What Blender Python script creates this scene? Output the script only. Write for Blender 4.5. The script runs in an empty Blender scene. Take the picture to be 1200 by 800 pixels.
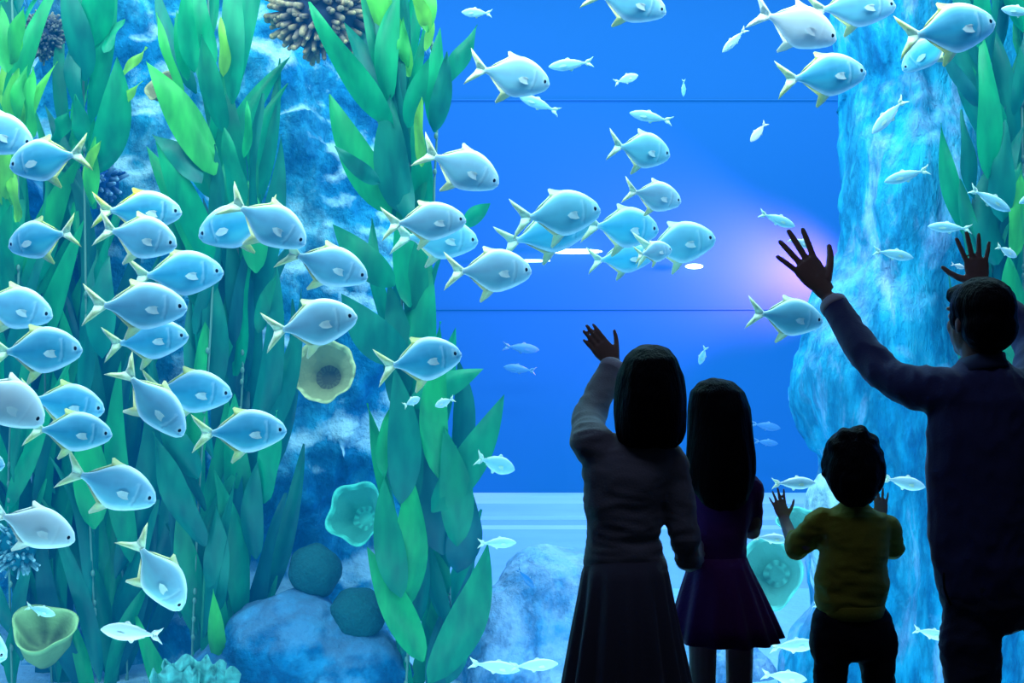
import bpy, bmesh, math, random
from mathutils import Vector, Matrix, Quaternion, noise
R = random.Random(7)
sc = bpy.context.scene
COL = sc.collection
F = 1400.0; CAMZ = 1.6
def at(px, py, Y):
    return Vector(((px-600)*Y/F, Y, CAMZ-(py-400)*Y/F))
V = Vector
# ------------------------------------------------------------------ camera
cam = bpy.data.cameras.new('camera'); co = bpy.data.objects.new('camera', cam); COL.objects.link(co)
co.location = (0, 0, CAMZ); co.rotation_euler = (math.pi/2, 0, 0)
cam.sensor_width = 36; cam.lens = 42; cam.clip_start = .05; cam.clip_end = 100
sc.camera = co
sc.view_settings.view_transform = 'Standard'
sc.view_settings.look = 'None'
w = bpy.data.worlds.new('world'); sc.world = w; w.use_nodes = True
w.node_tree.nodes['Background'].inputs[0].default_value = (.10, .14, .35, 1)
w.node_tree.nodes['Background'].inputs[1].default_value = .012
# ------------------------------------------------------------------ materials
def newmat(name):
    m = bpy.data.materials.new(name); m.use_nodes = True
    return m, m.node_tree, m.node_tree.nodes['Principled BSDF']
def nd(nt, t, **kw):
    n = nt.nodes.new(t)
    for k, v in kw.items(): setattr(n, k, v)
    return n
def plain(name, col, rough=.6, bump=0, scale=60, spec=.4, sheen=0, stretch=None, vary=.0):
    m, nt, b = newmat(name)
    b.inputs['Base Color'].default_value = (*col, 1); b.inputs['Roughness'].default_value = rough
    b.inputs['Specular IOR Level'].default_value = spec
    if sheen: b.inputs['Sheen Weight'].default_value = sheen
    if bump or vary:
        tc = nd(nt, 'ShaderNodeTexCoord'); mp = nd(nt, 'ShaderNodeMapping')
        nt.links.new(tc.outputs['Object'], mp.inputs[0])
        if stretch: mp.inputs['Scale'].default_value = stretch
        n = nd(nt, 'ShaderNodeTexNoise'); n.inputs['Scale'].default_value = scale; n.inputs['Detail'].default_value = 4
        nt.links.new(mp.outputs[0], n.inputs['Vector'])
        if bump:
            bp = nd(nt, 'ShaderNodeBump'); bp.inputs['Strength'].default_value = bump; bp.inputs['Distance'].default_value = .02
            nt.links.new(n.outputs[0], bp.inputs['Height']); nt.links.new(bp.outputs[0], b.inputs['Normal'])
        if vary:
            cr = nd(nt, 'ShaderNodeValToRGB')
            cr.color_ramp.elements[0].position = .3; cr.color_ramp.elements[1].position = .7
            cr.color_ramp.elements[0].color = (*[c*(1-vary) for c in col], 1)
            cr.color_ramp.elements[1].color = (*[min(1, c*(1+vary)) for c in col], 1)
            nt.links.new(n.outputs[0], cr.inputs[0]); nt.links.new(cr.outputs[0], b.inputs['Base Color'])
    return m
def rockmat(name, stops, scale=1.6, stretch=(1, 1, 1), bump=.6, fine=9, toplit=.8, toplit_col=(.62, .84, .92)):
    m, nt, b = newmat(name)
    tc = nd(nt, 'ShaderNodeTexCoord'); mp = nd(nt, 'ShaderNodeMapping'); mp.inputs['Scale'].default_value = stretch
    nt.links.new(tc.outputs['Object'], mp.inputs[0])
    n = nd(nt, 'ShaderNodeTexNoise'); n.inputs['Scale'].default_value = scale; n.inputs['Detail'].default_value = 9
    n.inputs['Roughness'].default_value = .66; n.inputs['Distortion'].default_value = .8
    nt.links.new(mp.outputs[0], n.inputs['Vector'])
    cr = nd(nt, 'ShaderNodeValToRGB')
    els = cr.color_ramp.elements
    while len(els) < len(stops): els.new(.5)
    for e, (p, c) in zip(els, stops): e.position = p; e.color = (*c, 1)
    nt.links.new(n.outputs[0], cr.inputs[0]); nt.links.new(cr.outputs[0], b.inputs['Base Color'])
    n2 = nd(nt, 'ShaderNodeTexNoise'); n2.inputs['Scale'].default_value = fine; n2.inputs['Detail'].default_value = 8; n2.inputs['Roughness'].default_value = .6
    nt.links.new(mp.outputs[0], n2.inputs['Vector'])
    bp = nd(nt, 'ShaderNodeBump'); bp.inputs['Strength'].default_value = bump; bp.inputs['Distance'].default_value = .12
    nt.links.new(n2.outputs[0], bp.inputs['Height']); nt.links.new(bp.outputs[0], b.inputs['Normal'])
    cv = nd(nt, 'ShaderNodeTexVoronoi'); cv.feature = 'DISTANCE_TO_EDGE'; cv.inputs['Scale'].default_value = fine*.35
    dm = nd(nt, 'ShaderNodeMixRGB'); dm.blend_type = 'LINEAR_LIGHT'; dm.inputs[0].default_value = .35
    nt.links.new(mp.outputs[0], dm.inputs[1]); nt.links.new(n2.outputs['Color'], dm.inputs[2]); nt.links.new(dm.outputs[0], cv.inputs['Vector'])
    c2 = nd(nt, 'ShaderNodeValToRGB'); c2.color_ramp.elements[0].color = (.30, .36, .46, 1); c2.color_ramp.elements[1].position = .22; c2.color_ramp.elements[1].color = (1, 1, 1, 1)
    nt.links.new(cv.outputs['Distance'], c2.inputs[0])
    ml = nd(nt, 'ShaderNodeMixRGB'); ml.blend_type = 'MULTIPLY'; ml.inputs[0].default_value = .8
    nt.links.new(cr.outputs[0], ml.inputs[1]); nt.links.new(c2.outputs[0], ml.inputs[2]); 
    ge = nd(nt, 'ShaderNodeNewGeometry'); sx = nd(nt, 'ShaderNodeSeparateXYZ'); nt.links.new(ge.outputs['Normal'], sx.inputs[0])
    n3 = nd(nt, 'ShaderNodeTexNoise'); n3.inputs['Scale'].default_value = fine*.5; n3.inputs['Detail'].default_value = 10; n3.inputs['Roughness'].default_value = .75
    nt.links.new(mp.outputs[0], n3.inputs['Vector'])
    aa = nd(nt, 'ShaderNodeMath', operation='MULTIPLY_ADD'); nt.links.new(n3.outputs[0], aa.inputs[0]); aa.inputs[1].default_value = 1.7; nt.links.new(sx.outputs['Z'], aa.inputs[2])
    mr = nd(nt, 'ShaderNodeMapRange'); mr.inputs['From Min'].default_value = 1.08; mr.inputs['From Max'].default_value = 1.5; mr.inputs['To Max'].default_value = toplit  # up-facing rock painted paler, so ledges look lit from above
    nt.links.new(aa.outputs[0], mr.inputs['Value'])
    m3 = nd(nt, 'ShaderNodeMixRGB'); nt.links.new(mr.outputs[0], m3.inputs[0]); nt.links.new(ml.outputs[0], m3.inputs[1]); m3.inputs[2].default_value = (*toplit_col, 1)
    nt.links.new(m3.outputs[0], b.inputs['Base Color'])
    b.inputs['Roughness'].default_value = .8; b.inputs['Specular IOR Level'].default_value = .2
    return m
def attrmat(name, rough=.4, spec=.5, translucent=0, tint=False, bump=0, sheen=0, mottle=0, mscale=6, mstretch=(1, 1, 1)):
    m, nt, b = newmat(name)
    a = nd(nt, 'ShaderNodeAttribute', attribute_name='Col')
    src = a.outputs['Color']
    if mottle:
        t_ = nd(nt, 'ShaderNodeTexCoord'); m_ = nd(nt, 'ShaderNodeMapping'); m_.inputs['Scale'].default_value = mstretch
        nt.links.new(t_.outputs['Object'], m_.inputs[0])
        n_ = nd(nt, 'ShaderNodeTexNoise'); n_.inputs['Scale'].default_value = mscale; n_.inputs['Detail'].default_value = 5; nt.links.new(m_.outputs[0], n_.inputs['Vector'])
        r_ = nd(nt, 'ShaderNodeValToRGB'); r_.color_ramp.elements[0].position = .3; r_.color_ramp.elements[1].position = .68
        r_.color_ramp.elements[0].color = (1-mottle, 1-mottle, 1-mottle*.8, 1); r_.color_ramp.elements[1].color = (1+mottle*.4, 1+mottle*.4, 1, 1)
        nt.links.new(n_.outputs[0], r_.inputs[0]); q_ = nd(nt, 'ShaderNodeMixRGB'); q_.blend_type = 'MULTIPLY'; q_.inputs[0].default_value = 1
        nt.links.new(src, q_.inputs[1]); nt.links.new(r_.outputs[0], q_.inputs[2]); src = q_.outputs[0]
    if tint:
        oi = nd(nt, 'ShaderNodeObjectInfo'); mx = nd(nt, 'ShaderNodeMixRGB'); mx.blend_type = 'MIX'
        nt.links.new(oi.outputs['Alpha'], mx.inputs[0]); nt.links.new(src, mx.inputs[1]); nt.links.new(oi.outputs['Color'], mx.inputs[2])
        src = mx.outputs[0]
    nt.links.new(src, b.inputs['Base Color'])
    b.inputs['Roughness'].default_value = rough; b.inputs['Specular IOR Level'].default_value = spec
    if sheen: b.inputs['Sheen Weight'].default_value = sheen; b.inputs['Sheen Roughness'].default_value = .35
    if bump:
        tc = nd(nt, 'ShaderNodeTexCoord'); n = nd(nt, 'ShaderNodeTexNoise'); n.inputs['Scale'].default_value = 40
        nt.links.new(tc.outputs['Object'], n.inputs['Vector'])
        bp = nd(nt, 'ShaderNodeBump'); bp.inputs['Strength'].default_value = bump; bp.inputs['Distance'].default_value = .01
        nt.links.new(n.outputs[0], bp.inputs['Height']); nt.links.new(bp.outputs[0], b.inputs['Normal'])
    if translucent:
        t = nd(nt, 'ShaderNodeBsdfTranslucent'); nt.links.new(src, t.inputs[0])
        mx = nd(nt, 'ShaderNodeMixShader'); mx.inputs[0].default_value = translucent
        nt.links.new(b.outputs[0], mx.inputs[1]); nt.links.new(t.outputs[0], mx.inputs[2])
        nt.links.new(mx.outputs[0], nt.nodes['Material Output'].inputs['Surface'])
    return m
def glowmat(name, col, s):
    m, nt, b = newmat(name)
    b.inputs['Base Color'].default_value = (*col, 1)
    b.inputs['Emission Color'].default_value = (*col, 1); b.inputs['Emission Strength'].default_value = s
    return m
# ------------------------------------------------------------------ object helpers
def tag(o, label=None, cat=None, group=None, kind=None):
    if label: o['label'] = label
    if cat: o['category'] = cat
    if group: o['group'] = group
    if kind: o['kind'] = kind
    return o
def obj(name, me, mat, parent=None, loc=None):
    if isinstance(me, bmesh.types.BMesh):
        bm = me; me = bpy.data.meshes.new(name); bm.normal_update(); bm.to_mesh(me); bm.free()
    me.materials.clear(); me.materials.append(mat)
    for p in me.polygons: p.use_smooth = True
    o = bpy.data.objects.new(name, me); COL.objects.link(o)
    off = V((0, 0, 0))
    if parent is not None:
        o.parent = parent; p = parent
        while p is not None: off += p.location; p = p.parent
    if loc is not None: o.location = V(loc) - off; off = V(loc)
    if off.length: me.transform(Matrix.Translation(-off))
    return o
def empty(name, loc):
    o = bpy.data.objects.new(name, None); COL.objects.link(o); o.location = loc; o.empty_display_size = .1
    return o
def flat(o):
    for p in o.data.polygons: p.use_smooth = False
    return o
def box(bm, x0, x1, y0, y1, z0, z1):
    vs = [bm.verts.new((x, y, z)) for x in (x0, x1) for y in (y0, y1) for z in (z0, z1)]
    for f in ((0, 1, 3, 2), (4, 6, 7, 5), (0, 4, 5, 1), (2, 3, 7, 6), (0, 2, 6, 4), (1, 5, 7, 3)):
        bm.faces.new([vs[i] for i in f])
    return bm
def nb(): return bmesh.new()
def loft(bm, rings, n=16, cap=True):
    """rings: (centre, u, v) with u, v the half-axis vectors"""
    R_ = []
    for c, u, v in rings:
        R_.append([bm.verts.new(V(c)+u*math.cos(2*math.pi*i/n)+v*math.sin(2*math.pi*i/n)) for i in range(n)])
    for a, b in zip(R_, R_[1:]):
        for i in range(n):
            bm.faces.new((a[i], a[(i+1) % n], b[(i+1) % n], b[i]))
    if cap:
        bm.faces.new(list(reversed(R_[0]))); bm.faces.new(R_[-1])
    return R_
def frame(d, ref=None):
    d = d.normalized(); r = ref if ref is not None else (V((0, 0, 1)) if abs(d.z) < .9 else V((0, 1, 0)))
    u = r.cross(d)
    if u.length < 1e-4: u = V((1, 0, 0)).cross(d)
    u.normalize(); v = d.cross(u); return u, v
def ball(bm, c, r, sc3=None, rot=None, seg=14):
    m = Matrix.Translation(V(c))
    if rot is not None: m = m @ rot.to_4x4()
    s = sc3 if sc3 is not None else (r, r, r)
    m = m @ Matrix.Diagonal((*s, 1))
    bmesh.ops.create_uvsphere(bm, u_segments=seg, v_segments=max(6, seg//2+2), radius=1, matrix=m)
def tube(bm, pts, rad, n=12, ends=True, sub=0):
    pts = [V(p) for p in pts]
    if not hasattr(rad, '__len__'): rad = [rad]*len(pts)
    if sub:
        P, Q = [], []
        for i in range(len(pts)-1):
            p0 = pts[max(0, i-1)]; p1 = pts[i]; p2 = pts[i+1]; p3 = pts[min(len(pts)-1, i+2)]
            for k in range(sub):
                t = k/sub
                P.append(.5*((2*p1)+(p2-p0)*t+(2*p0-5*p1+4*p2-p3)*t*t+(3*p1-p0-3*p2+p3)*t**3))
                s = t*t*(3-2*t); Q.append(rad[i]*(1-s)+rad[i+1]*s)
        P.append(pts[-1]); Q.append(rad[-1]); pts, rad = P, Q
    rings = []; u = None
    for i, p in enumerate(pts):
        d = (pts[min(i+1, len(pts)-1)]-pts[max(i-1, 0)]).normalized()
        if u is None: u, v = frame(d)
        else:
            u = (u-d*u.dot(d)).normalized(); v = d.cross(u)
        rings.append((p, u*rad[i], v*rad[i]))
    loft(bm, rings, n)
    if ends:
        ball(bm, pts[0], rad[0], seg=n); ball(bm, pts[-1], rad[-1], seg=n)
def fuse(bm, voxel, smooth=3, keep=None):
    """weld overlapping closed shapes into one continuous surface"""
    me = bpy.data.meshes.new('t'); bm.to_mesh(me); bm.free()
    o = bpy.data.objects.new('t', me); COL.objects.link(o)
    r = o.modifiers.new('r', 'REMESH'); r.mode = 'VOXEL'; r.voxel_size = voxel
    if smooth:
        s = o.modifiers.new('s', 'SMOOTH'); s.factor = .5; s.iterations = smooth
    dg = bpy.context.evaluated_depsgraph_get()
    out = bpy.data.meshes.new_from_object(o.evaluated_get(dg))
    bpy.data.objects.remove(o); bpy.data.meshes.remove(me)
    return out
def push(me, fn):
    """move every vertex along its normal by fn(co, normal)"""
    ns = [v.normal.copy() for v in me.vertices]; cs = [v.co.copy() for v in me.vertices]
    for v, c, n in zip(me.vertices, cs, ns):
        v.co = c+n*fn(c, n)
    me.update()
    return me
def paint(bm_or_me, fn):
    me = bm_or_me
    a = me.color_attributes.new('Col', 'FLOAT_COLOR', 'POINT')
    for i, v in enumerate(me.vertices): a.data[i].color = fn(v.co, i)
    return me
def interp(tab, t):
    if t <= tab[0][0]: return tab[0][1]
    for (a, x), (b, y) in zip(tab, tab[1:]):
        if t <= b:
            s = (t-a)/(b-a); return x+(y-x)*s
    return tab[-1][1]
def smoothtab(tab, t):
    n = len(tab)
    if t <= tab[0][0]: return tab[0][1]
    for i in range(n-1):
        if t <= tab[i+1][0]:
            p1, p2 = tab[i][1], tab[i+1][1]; p0 = tab[max(0, i-1)][1]; p3 = tab[min(n-1, i+2)][1]
            s = (t-tab[i][0])/(tab[i+1][0]-tab[i][0])
            return .5*((2*p1)+(p2-p0)*s+(2*p0-5*p1+4*p2-p3)*s*s+(3*p1-p0-3*p2+p3)*s**3)
    return tab[-1][1]
def mixc(a, b, t):
    t = max(0, min(1, t)); return tuple(x+(y-x)*t for x, y in zip(a, b))

# ------------------------------------------------------------------ the setting
GY = 4.30      # visitor side of the viewing pane
def slab(name, mat, *b):
    o = obj(name, box(nb(), *b), mat); flat(o); tag(o, kind='structure'); return o
m_hall = plain('dark_hall_floor', (.02, .02, .03), .5)
floor = slab('floor', m_hall, -5, 5, -3, GY, -.2, 0)
m_back = plain('blue_backdrop', (.03, .105, .31), .9, spec=.05)
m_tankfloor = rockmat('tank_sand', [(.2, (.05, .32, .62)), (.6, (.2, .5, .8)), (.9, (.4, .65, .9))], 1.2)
wall_back = slab('wall_back', m_back, -6, 6, 10.3, 10.5, -.6, 6)
m_side = plain('blue_side_wall', (.01, .12, .45), .9, spec=.05)
slab('wall_left', m_side, -6.2, -6, 4.40, 10.5, -.6, 6)
slab('wall_right', m_side, 6, 6.2, 4.40, 10.5, -.6, 6)
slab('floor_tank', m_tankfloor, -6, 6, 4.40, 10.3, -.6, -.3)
# pale stepped ledge at the foot of the far wall
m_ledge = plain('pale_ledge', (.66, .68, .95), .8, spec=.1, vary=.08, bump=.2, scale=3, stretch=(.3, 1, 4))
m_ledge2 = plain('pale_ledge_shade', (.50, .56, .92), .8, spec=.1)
bm = nb(); ztop = at(0, 590, 9.6).z
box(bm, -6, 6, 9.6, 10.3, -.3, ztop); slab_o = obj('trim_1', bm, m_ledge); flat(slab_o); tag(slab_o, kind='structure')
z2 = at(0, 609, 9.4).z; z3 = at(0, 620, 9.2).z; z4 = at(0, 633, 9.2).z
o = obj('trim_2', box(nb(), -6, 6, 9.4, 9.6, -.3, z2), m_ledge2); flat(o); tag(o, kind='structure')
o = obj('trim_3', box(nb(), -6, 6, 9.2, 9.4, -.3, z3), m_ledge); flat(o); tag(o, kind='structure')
# faint horizontal joints of the far wall
m_joint = plain('wall_joint', (.03, .115, .33), .6, spec=.1)
m_joint2 = plain('wall_joint_dark', (.03, .095, .29), .6, spec=.1)
for i, (py, h, mm) in enumerate(((117, 1.2, m_joint), (362, 1.6, m_joint2))):
    z = at(0, py, 10.29).z
    o = obj('trim_%d' % (4+i), box(nb(), -6, 6, 10.285, 10.3, z-h*.0037, z+h*.0037), mm); flat(o); tag(o, kind='structure')
# viewing pane
m, nt, b = newmat('clear_acrylic')
nt.nodes.remove(b)
tr = nd(nt, 'ShaderNodeBsdfTransparent'); tr.inputs[0].default_value = (.99, .995, 1, 1)
gl = nd(nt, 'ShaderNodeBsdfGlossy'); gl.inputs['Roughness'].default_value = .02; gl.inputs[0].default_value = (.8, .9, 1, 1)
fr = nd(nt, 'ShaderNodeFresnel'); fr.inputs[0].default_value = 1.2
mx = nd(nt, 'ShaderNodeMixShader'); nt.links.new(fr.outputs[0], mx.inputs[0]); nt.links.new(tr.outputs[0], mx.inputs[1]); nt.links.new(gl.outputs[0], mx.inputs[2])
nt.links.new(mx.outputs[0], nt.nodes['Material Output'].inputs['Surface'])
slab('window_1', m, -6, 6, GY+.015, GY+.075, -.3, 5.4)
# tank water: absorbs red, an even blue emission stands in for scattered light
m, nt, b = newmat('tank_water'); nt.nodes.remove(b)
ab = nd(nt, 'ShaderNodeVolumeAbsorption'); ab.inputs[0].default_value = (.55, .86, .97, 1); ab.inputs[1].default_value = .16
em = nd(nt, 'ShaderNodeEmission'); em.inputs[0].default_value = (.0, .205, .66, 1); em.inputs[1].default_value = .085
ad = nd(nt, 'ShaderNodeAddShader'); nt.links.new(ab.outputs[0], ad.inputs[0]); nt.links.new(em.outputs[0], ad.inputs[1])
nt.links.new(ad.outputs[0], nt.nodes['Material Output'].inputs['Volume'])
o = slab('water', m, -5.99, 5.99, GY+.1, 10.6, -.55, 5.0)
# lights
def area(name, loc, target, sx, sy, power, col):
    l = bpy.data.lights.new(name, 'AREA'); l.shape = 'RECTANGLE'; l.size = sx; l.size_y = sy; l.energy = power; l.color = col
    o = bpy.data.objects.new(name, l); COL.objects.link(o); o.location = loc
    o.rotation_euler = (V(target)-V(loc)).to_track_quat('-Z', 'Y').to_euler()
    return o
area('tank_top_light', (0, 7.2, 5.3), (0, 7.2, 0), 9, 4.5, 560, (.62, .95, 1))
area('tank_front_light', (-1.0, 4.62, 4.6), (-1.0, 6.9, 1.2), 9, .5, 330, (.72, .97, 1))
area('tank_front_light_low', (0, 4.60, -.1), (0, 7.2, 1.6), 9, .3, 70, (.45, .92, 1))
def spot(name, loc, target, power, col, ang, blend=1):
    l = bpy.data.lights.new(name, 'SPOT'); l.energy = power; l.color = col; l.spot_size = math.radians(ang); l.spot_blend = blend; l.shadow_soft_size = .1
    o = bpy.data.objects.new(name, l); COL.objects.link(o); o.location = loc
    o.rotation_euler = (V(target)-V(loc)).to_track_quat('-Z', 'Y').to_euler()
    return o
for nm, py, tx, pw, cl in (('magenta_lamp', 320, 925, 48, (1, .10, .42)), ('violet_lamp', 300, 640, 60, (.7, .16, 1))):
    lo = area(nm, at(1015, py, 9.7), at(tx, py, 10.3), .3, .16, pw, cl); lo.data.spread = math.radians(75)
area('hall_light', (.4, 2.7, 3.9), (.6, 3.9, .8), 2.5, .6, 5.5, (.5, .55, 1))
# ------------------------------------------------------------------ rocks
def rock(name, blobs, Y0, voxel, amp, freq, mat, label, stretch=1.0, group=None):
    bm = nb()
    for (px, py, dy, rx, ry, rd) in blobs:
        c = at(px, py, Y0+dy); s = (Y0+dy)/F
        ball(bm, c, 1, (rx*s, rd, ry*s), seg=24)
    me = fuse(bm, voxel, 4)
    def f(c, n):
        q = V((c.x, c.y, c.z*stretch))
        return amp*(noise.fractal(q*freq, .9, 2.1, 5)*.9+(noise.ridged_multi_fractal(q*freq*.6+V((3, 1, 7)), .9, 2, 4, 1, 2)-1.2)*.25)
    push(me, f)
    base = V((sum(b[0] for b in blobs)/len(blobs), 0, 0))
    o = obj(name, me, mat, loc=at(base.x, 760, Y0))
    tag(o, label, 'rock', group); return o
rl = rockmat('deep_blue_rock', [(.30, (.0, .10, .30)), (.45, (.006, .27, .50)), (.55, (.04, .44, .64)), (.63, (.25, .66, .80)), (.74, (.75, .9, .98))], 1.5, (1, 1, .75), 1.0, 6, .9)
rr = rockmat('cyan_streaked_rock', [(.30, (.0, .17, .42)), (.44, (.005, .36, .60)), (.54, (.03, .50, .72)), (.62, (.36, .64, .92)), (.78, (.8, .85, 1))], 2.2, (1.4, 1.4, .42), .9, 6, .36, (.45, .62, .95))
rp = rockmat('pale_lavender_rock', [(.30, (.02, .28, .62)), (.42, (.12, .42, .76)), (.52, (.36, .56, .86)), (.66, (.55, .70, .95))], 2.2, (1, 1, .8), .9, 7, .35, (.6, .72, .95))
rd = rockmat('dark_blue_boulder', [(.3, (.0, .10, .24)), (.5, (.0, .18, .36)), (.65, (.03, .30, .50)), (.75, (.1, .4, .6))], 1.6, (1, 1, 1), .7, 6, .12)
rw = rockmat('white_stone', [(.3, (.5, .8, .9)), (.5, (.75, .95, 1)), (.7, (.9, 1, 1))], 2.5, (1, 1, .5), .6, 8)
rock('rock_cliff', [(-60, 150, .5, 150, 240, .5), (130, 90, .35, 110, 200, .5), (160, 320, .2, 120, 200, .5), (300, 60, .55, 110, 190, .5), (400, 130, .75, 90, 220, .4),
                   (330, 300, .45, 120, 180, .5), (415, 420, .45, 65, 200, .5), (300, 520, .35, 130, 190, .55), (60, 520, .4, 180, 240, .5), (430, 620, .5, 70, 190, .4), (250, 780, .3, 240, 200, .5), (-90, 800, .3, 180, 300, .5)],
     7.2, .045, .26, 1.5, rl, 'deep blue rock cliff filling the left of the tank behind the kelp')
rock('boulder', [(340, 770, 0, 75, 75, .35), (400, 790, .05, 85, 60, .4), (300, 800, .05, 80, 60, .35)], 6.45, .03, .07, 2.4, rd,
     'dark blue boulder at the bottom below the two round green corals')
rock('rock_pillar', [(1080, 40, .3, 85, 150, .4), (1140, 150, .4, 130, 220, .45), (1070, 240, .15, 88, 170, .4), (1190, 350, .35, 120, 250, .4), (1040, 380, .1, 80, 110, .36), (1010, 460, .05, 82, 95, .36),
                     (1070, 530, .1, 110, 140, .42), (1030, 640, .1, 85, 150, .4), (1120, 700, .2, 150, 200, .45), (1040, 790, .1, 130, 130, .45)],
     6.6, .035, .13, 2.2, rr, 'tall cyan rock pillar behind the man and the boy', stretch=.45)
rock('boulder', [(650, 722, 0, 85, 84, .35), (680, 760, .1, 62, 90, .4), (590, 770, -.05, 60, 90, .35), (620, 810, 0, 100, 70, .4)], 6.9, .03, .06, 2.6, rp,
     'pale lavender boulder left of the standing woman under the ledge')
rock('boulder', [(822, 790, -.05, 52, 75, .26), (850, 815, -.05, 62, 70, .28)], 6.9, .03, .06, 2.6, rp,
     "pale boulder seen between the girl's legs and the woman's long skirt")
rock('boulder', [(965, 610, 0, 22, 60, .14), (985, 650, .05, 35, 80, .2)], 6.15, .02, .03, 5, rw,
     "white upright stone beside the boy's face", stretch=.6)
# ------------------------------------------------------------------ kelp
kelp_m = attrmat('kelp_blade', .45, .3, .3, mottle=.35, mscale=9, mstretch=(1.6, 1.6, .5))
stem_m = plain('kelp_stem', (.12, .26, .18), .6)
def blade(bm, cols, base, tip, w, bend=0., fold=.25, twist=0., tint=None):
    base, tip = V(base), V(tip); d = tip-base; L = d.length; dn = d.normalized()
    side = dn.cross(V((0, -1, 0)))
    if side.length < .05: side = V((1, 0, 0))
    side.normalize(); out = side.cross(dn).normalized()
    q = Quaternion(dn, twist); side.rotate(q); out.rotate(q)
    n = 13; rows = []
    ph = R.uniform(0, 6); wv = R.uniform(.006, .020)
    for i in range(n+1):
        t = i/n
        c = base+d*t+side*(bend*L*math.sin(math.pi*t*.5)**2*0+bend*L*4*t*(1-t)*.5)+out*(.05*L*math.sin(math.pi*t))
        hw = w*.45*max(0, ((t+.003)**.62*(1-t)**.98)/.342)*1.03
        hw = max(hw, .0006)
        row = []
        for k, s in enumerate((-1, -.55, 0, .55, 1)):
            p = c+side*(s*hw)+out*(-fold*abs(s)*hw+wv*abs(s)*math.sin(9*t+ph+s))
            row.append(bm.verts.new(p))
            cc = mixc(tint, (tint[0]*1.5+.02, tint[1]*1.25, tint[2]*.95), t*.8)
            if s == 0: cc = mixc(cc, (cc[0]*.8, cc[1]*.85, cc[2]*.9), .5)
            cols.append((*cc, 1))
        rows.append(row)
    for a, b in zip(rows, rows[1:]):
        for k in range(4): bm.faces.new((a[k], a[k+1], b[k+1], b[k]))
GREENS = [(.0, .27, .14), (.0, .33, .16), (.0, .38, .16), (.0, .22, .16), (.008, .42, .13)]
LIME = [(.11, .60, .08), (.22, .66, .08), (.05, .53, .10)]
DARK = [(.0, .19, .15), (.0, .23, .17), (.0, .16, .17)]
def kelp(label, stem, Y, specific=(), auto=None, group='kelp plants in the tank'):
    """stem: list of (px, py) bottom to top; specific: (base, tip, width, tint list); auto: dict of ranges for fill blades"""
    root = empty('kelp', at(*stem[0], Y)); tag(root, label, 'kelp', group)
    sb = nb(); tube(sb, [at(x, y, Y+.06) for x, y in stem], .006, 8, sub=8)
    for k in range(len(stem)*4):
        i = R.randrange(len(stem)-1); t = R.random()
        p = at(stem[i][0]+(stem[i+1][0]-stem[i][0])*t, stem[i][1]+(stem[i+1][1]-stem[i][1])*t, Y+.05)
        ball(sb, p, .012, (.011, .011, .018), seg=8)
    obj('stem', sb, stem_m, root)
    bm = nb(); cols = []
    s = Y/F
    for (b, t, w, tl) in specific:
        y0 = Y+R.uniform(-.12, -.02); y1 = y0+R.uniform(-.15, .10)
        blade(bm, cols, at(*b, y0), at(*t, y1), w*s*.95, R.uniform(-.14, .14), R.uniform(.1, .4), R.uniform(-.35, .35), R.choice(tl))
    if auto:
        ys, step = stem[0][1], auto['step']
        y = stem[0][1]
        side = 1
        while y > stem[-1][1]-20:
            x = None
            for (xa, ya), (xb, yb) in zip(stem, stem[1:]):
                if ya >= y >= yb: x = xa+(xb-xa)*((ya-y)/(ya-yb))
            if x is None: x = stem[-1][0]
            side = -side
            a = math.radians(R.uniform(*auto['ang']))*side; L = R.uniform(*auto['len'])*1.45; w = R.uniform(*auto['w'])*.85
            tl = auto['tint'](y) if callable(auto['tint']) else auto['tint']
            yy = Y+R.uniform(.0, .3)
            bx = x+R.uniform(-auto['jit'], auto['jit'])
            blade(bm, cols, at(bx, y, yy), at(bx+L*math.sin(a), y-L*math.cos(a), yy+R.uniform(-.2, .2)), w*s, R.uniform(-.2, .2), R.uniform(.1, .6), R.uniform(-1.0, 1.0), R.choice(tl))
            y -= step*R.uniform(.7, 1.3)
    me = bpy.data.meshes.new('blades'); bm.to_mesh(me); bm.free()
    paint(me, lambda c, i: cols[i])
    obj('blades', me, kelp_m, root)
    return root
G, L_, D_ = GREENS, LIME, DARK
def topmix(y): return L_+G if y < 260 else (G if y < 480 else G+D_)
kelp('kelp strand at the far left edge with lime green tips at the top', [(15, 840), (10, 560), (22, 300), (12, -60)], 6.35,
     [((12, 75), (28, 8), 26, L_), ((8, 85), (1, 5), 24, L_), ((10, 140), (22, 80), 22, L_), ((35, 165), (38, 78), 20, L_), ((20, 140), (33, 76), 18, L_), ((14, 75), (20, 20), 22, L_), ((3, 240), (2, 150), 22, L_), ((5, 350), (12, 240), 30, G), ((20, 260), (8, 190), 16, L_)],
     dict(step=21, ang=(2, 26), len=(80, 150), w=(22, 38), jit=16, tint=topmix))
kelp('kelp strand with broad dark blades left of the grey bushy coral', [(62, 850), (55, 600), (52, 400), (48, 310)], 6.6,
     [((60, 165), (82, 128), 26, G)],
     dict(step=14, ang=(2, 25), len=(110, 190), w=(26, 46), jit=22, tint=lambda y: G if y < 420 else G+D_+D_))
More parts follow.
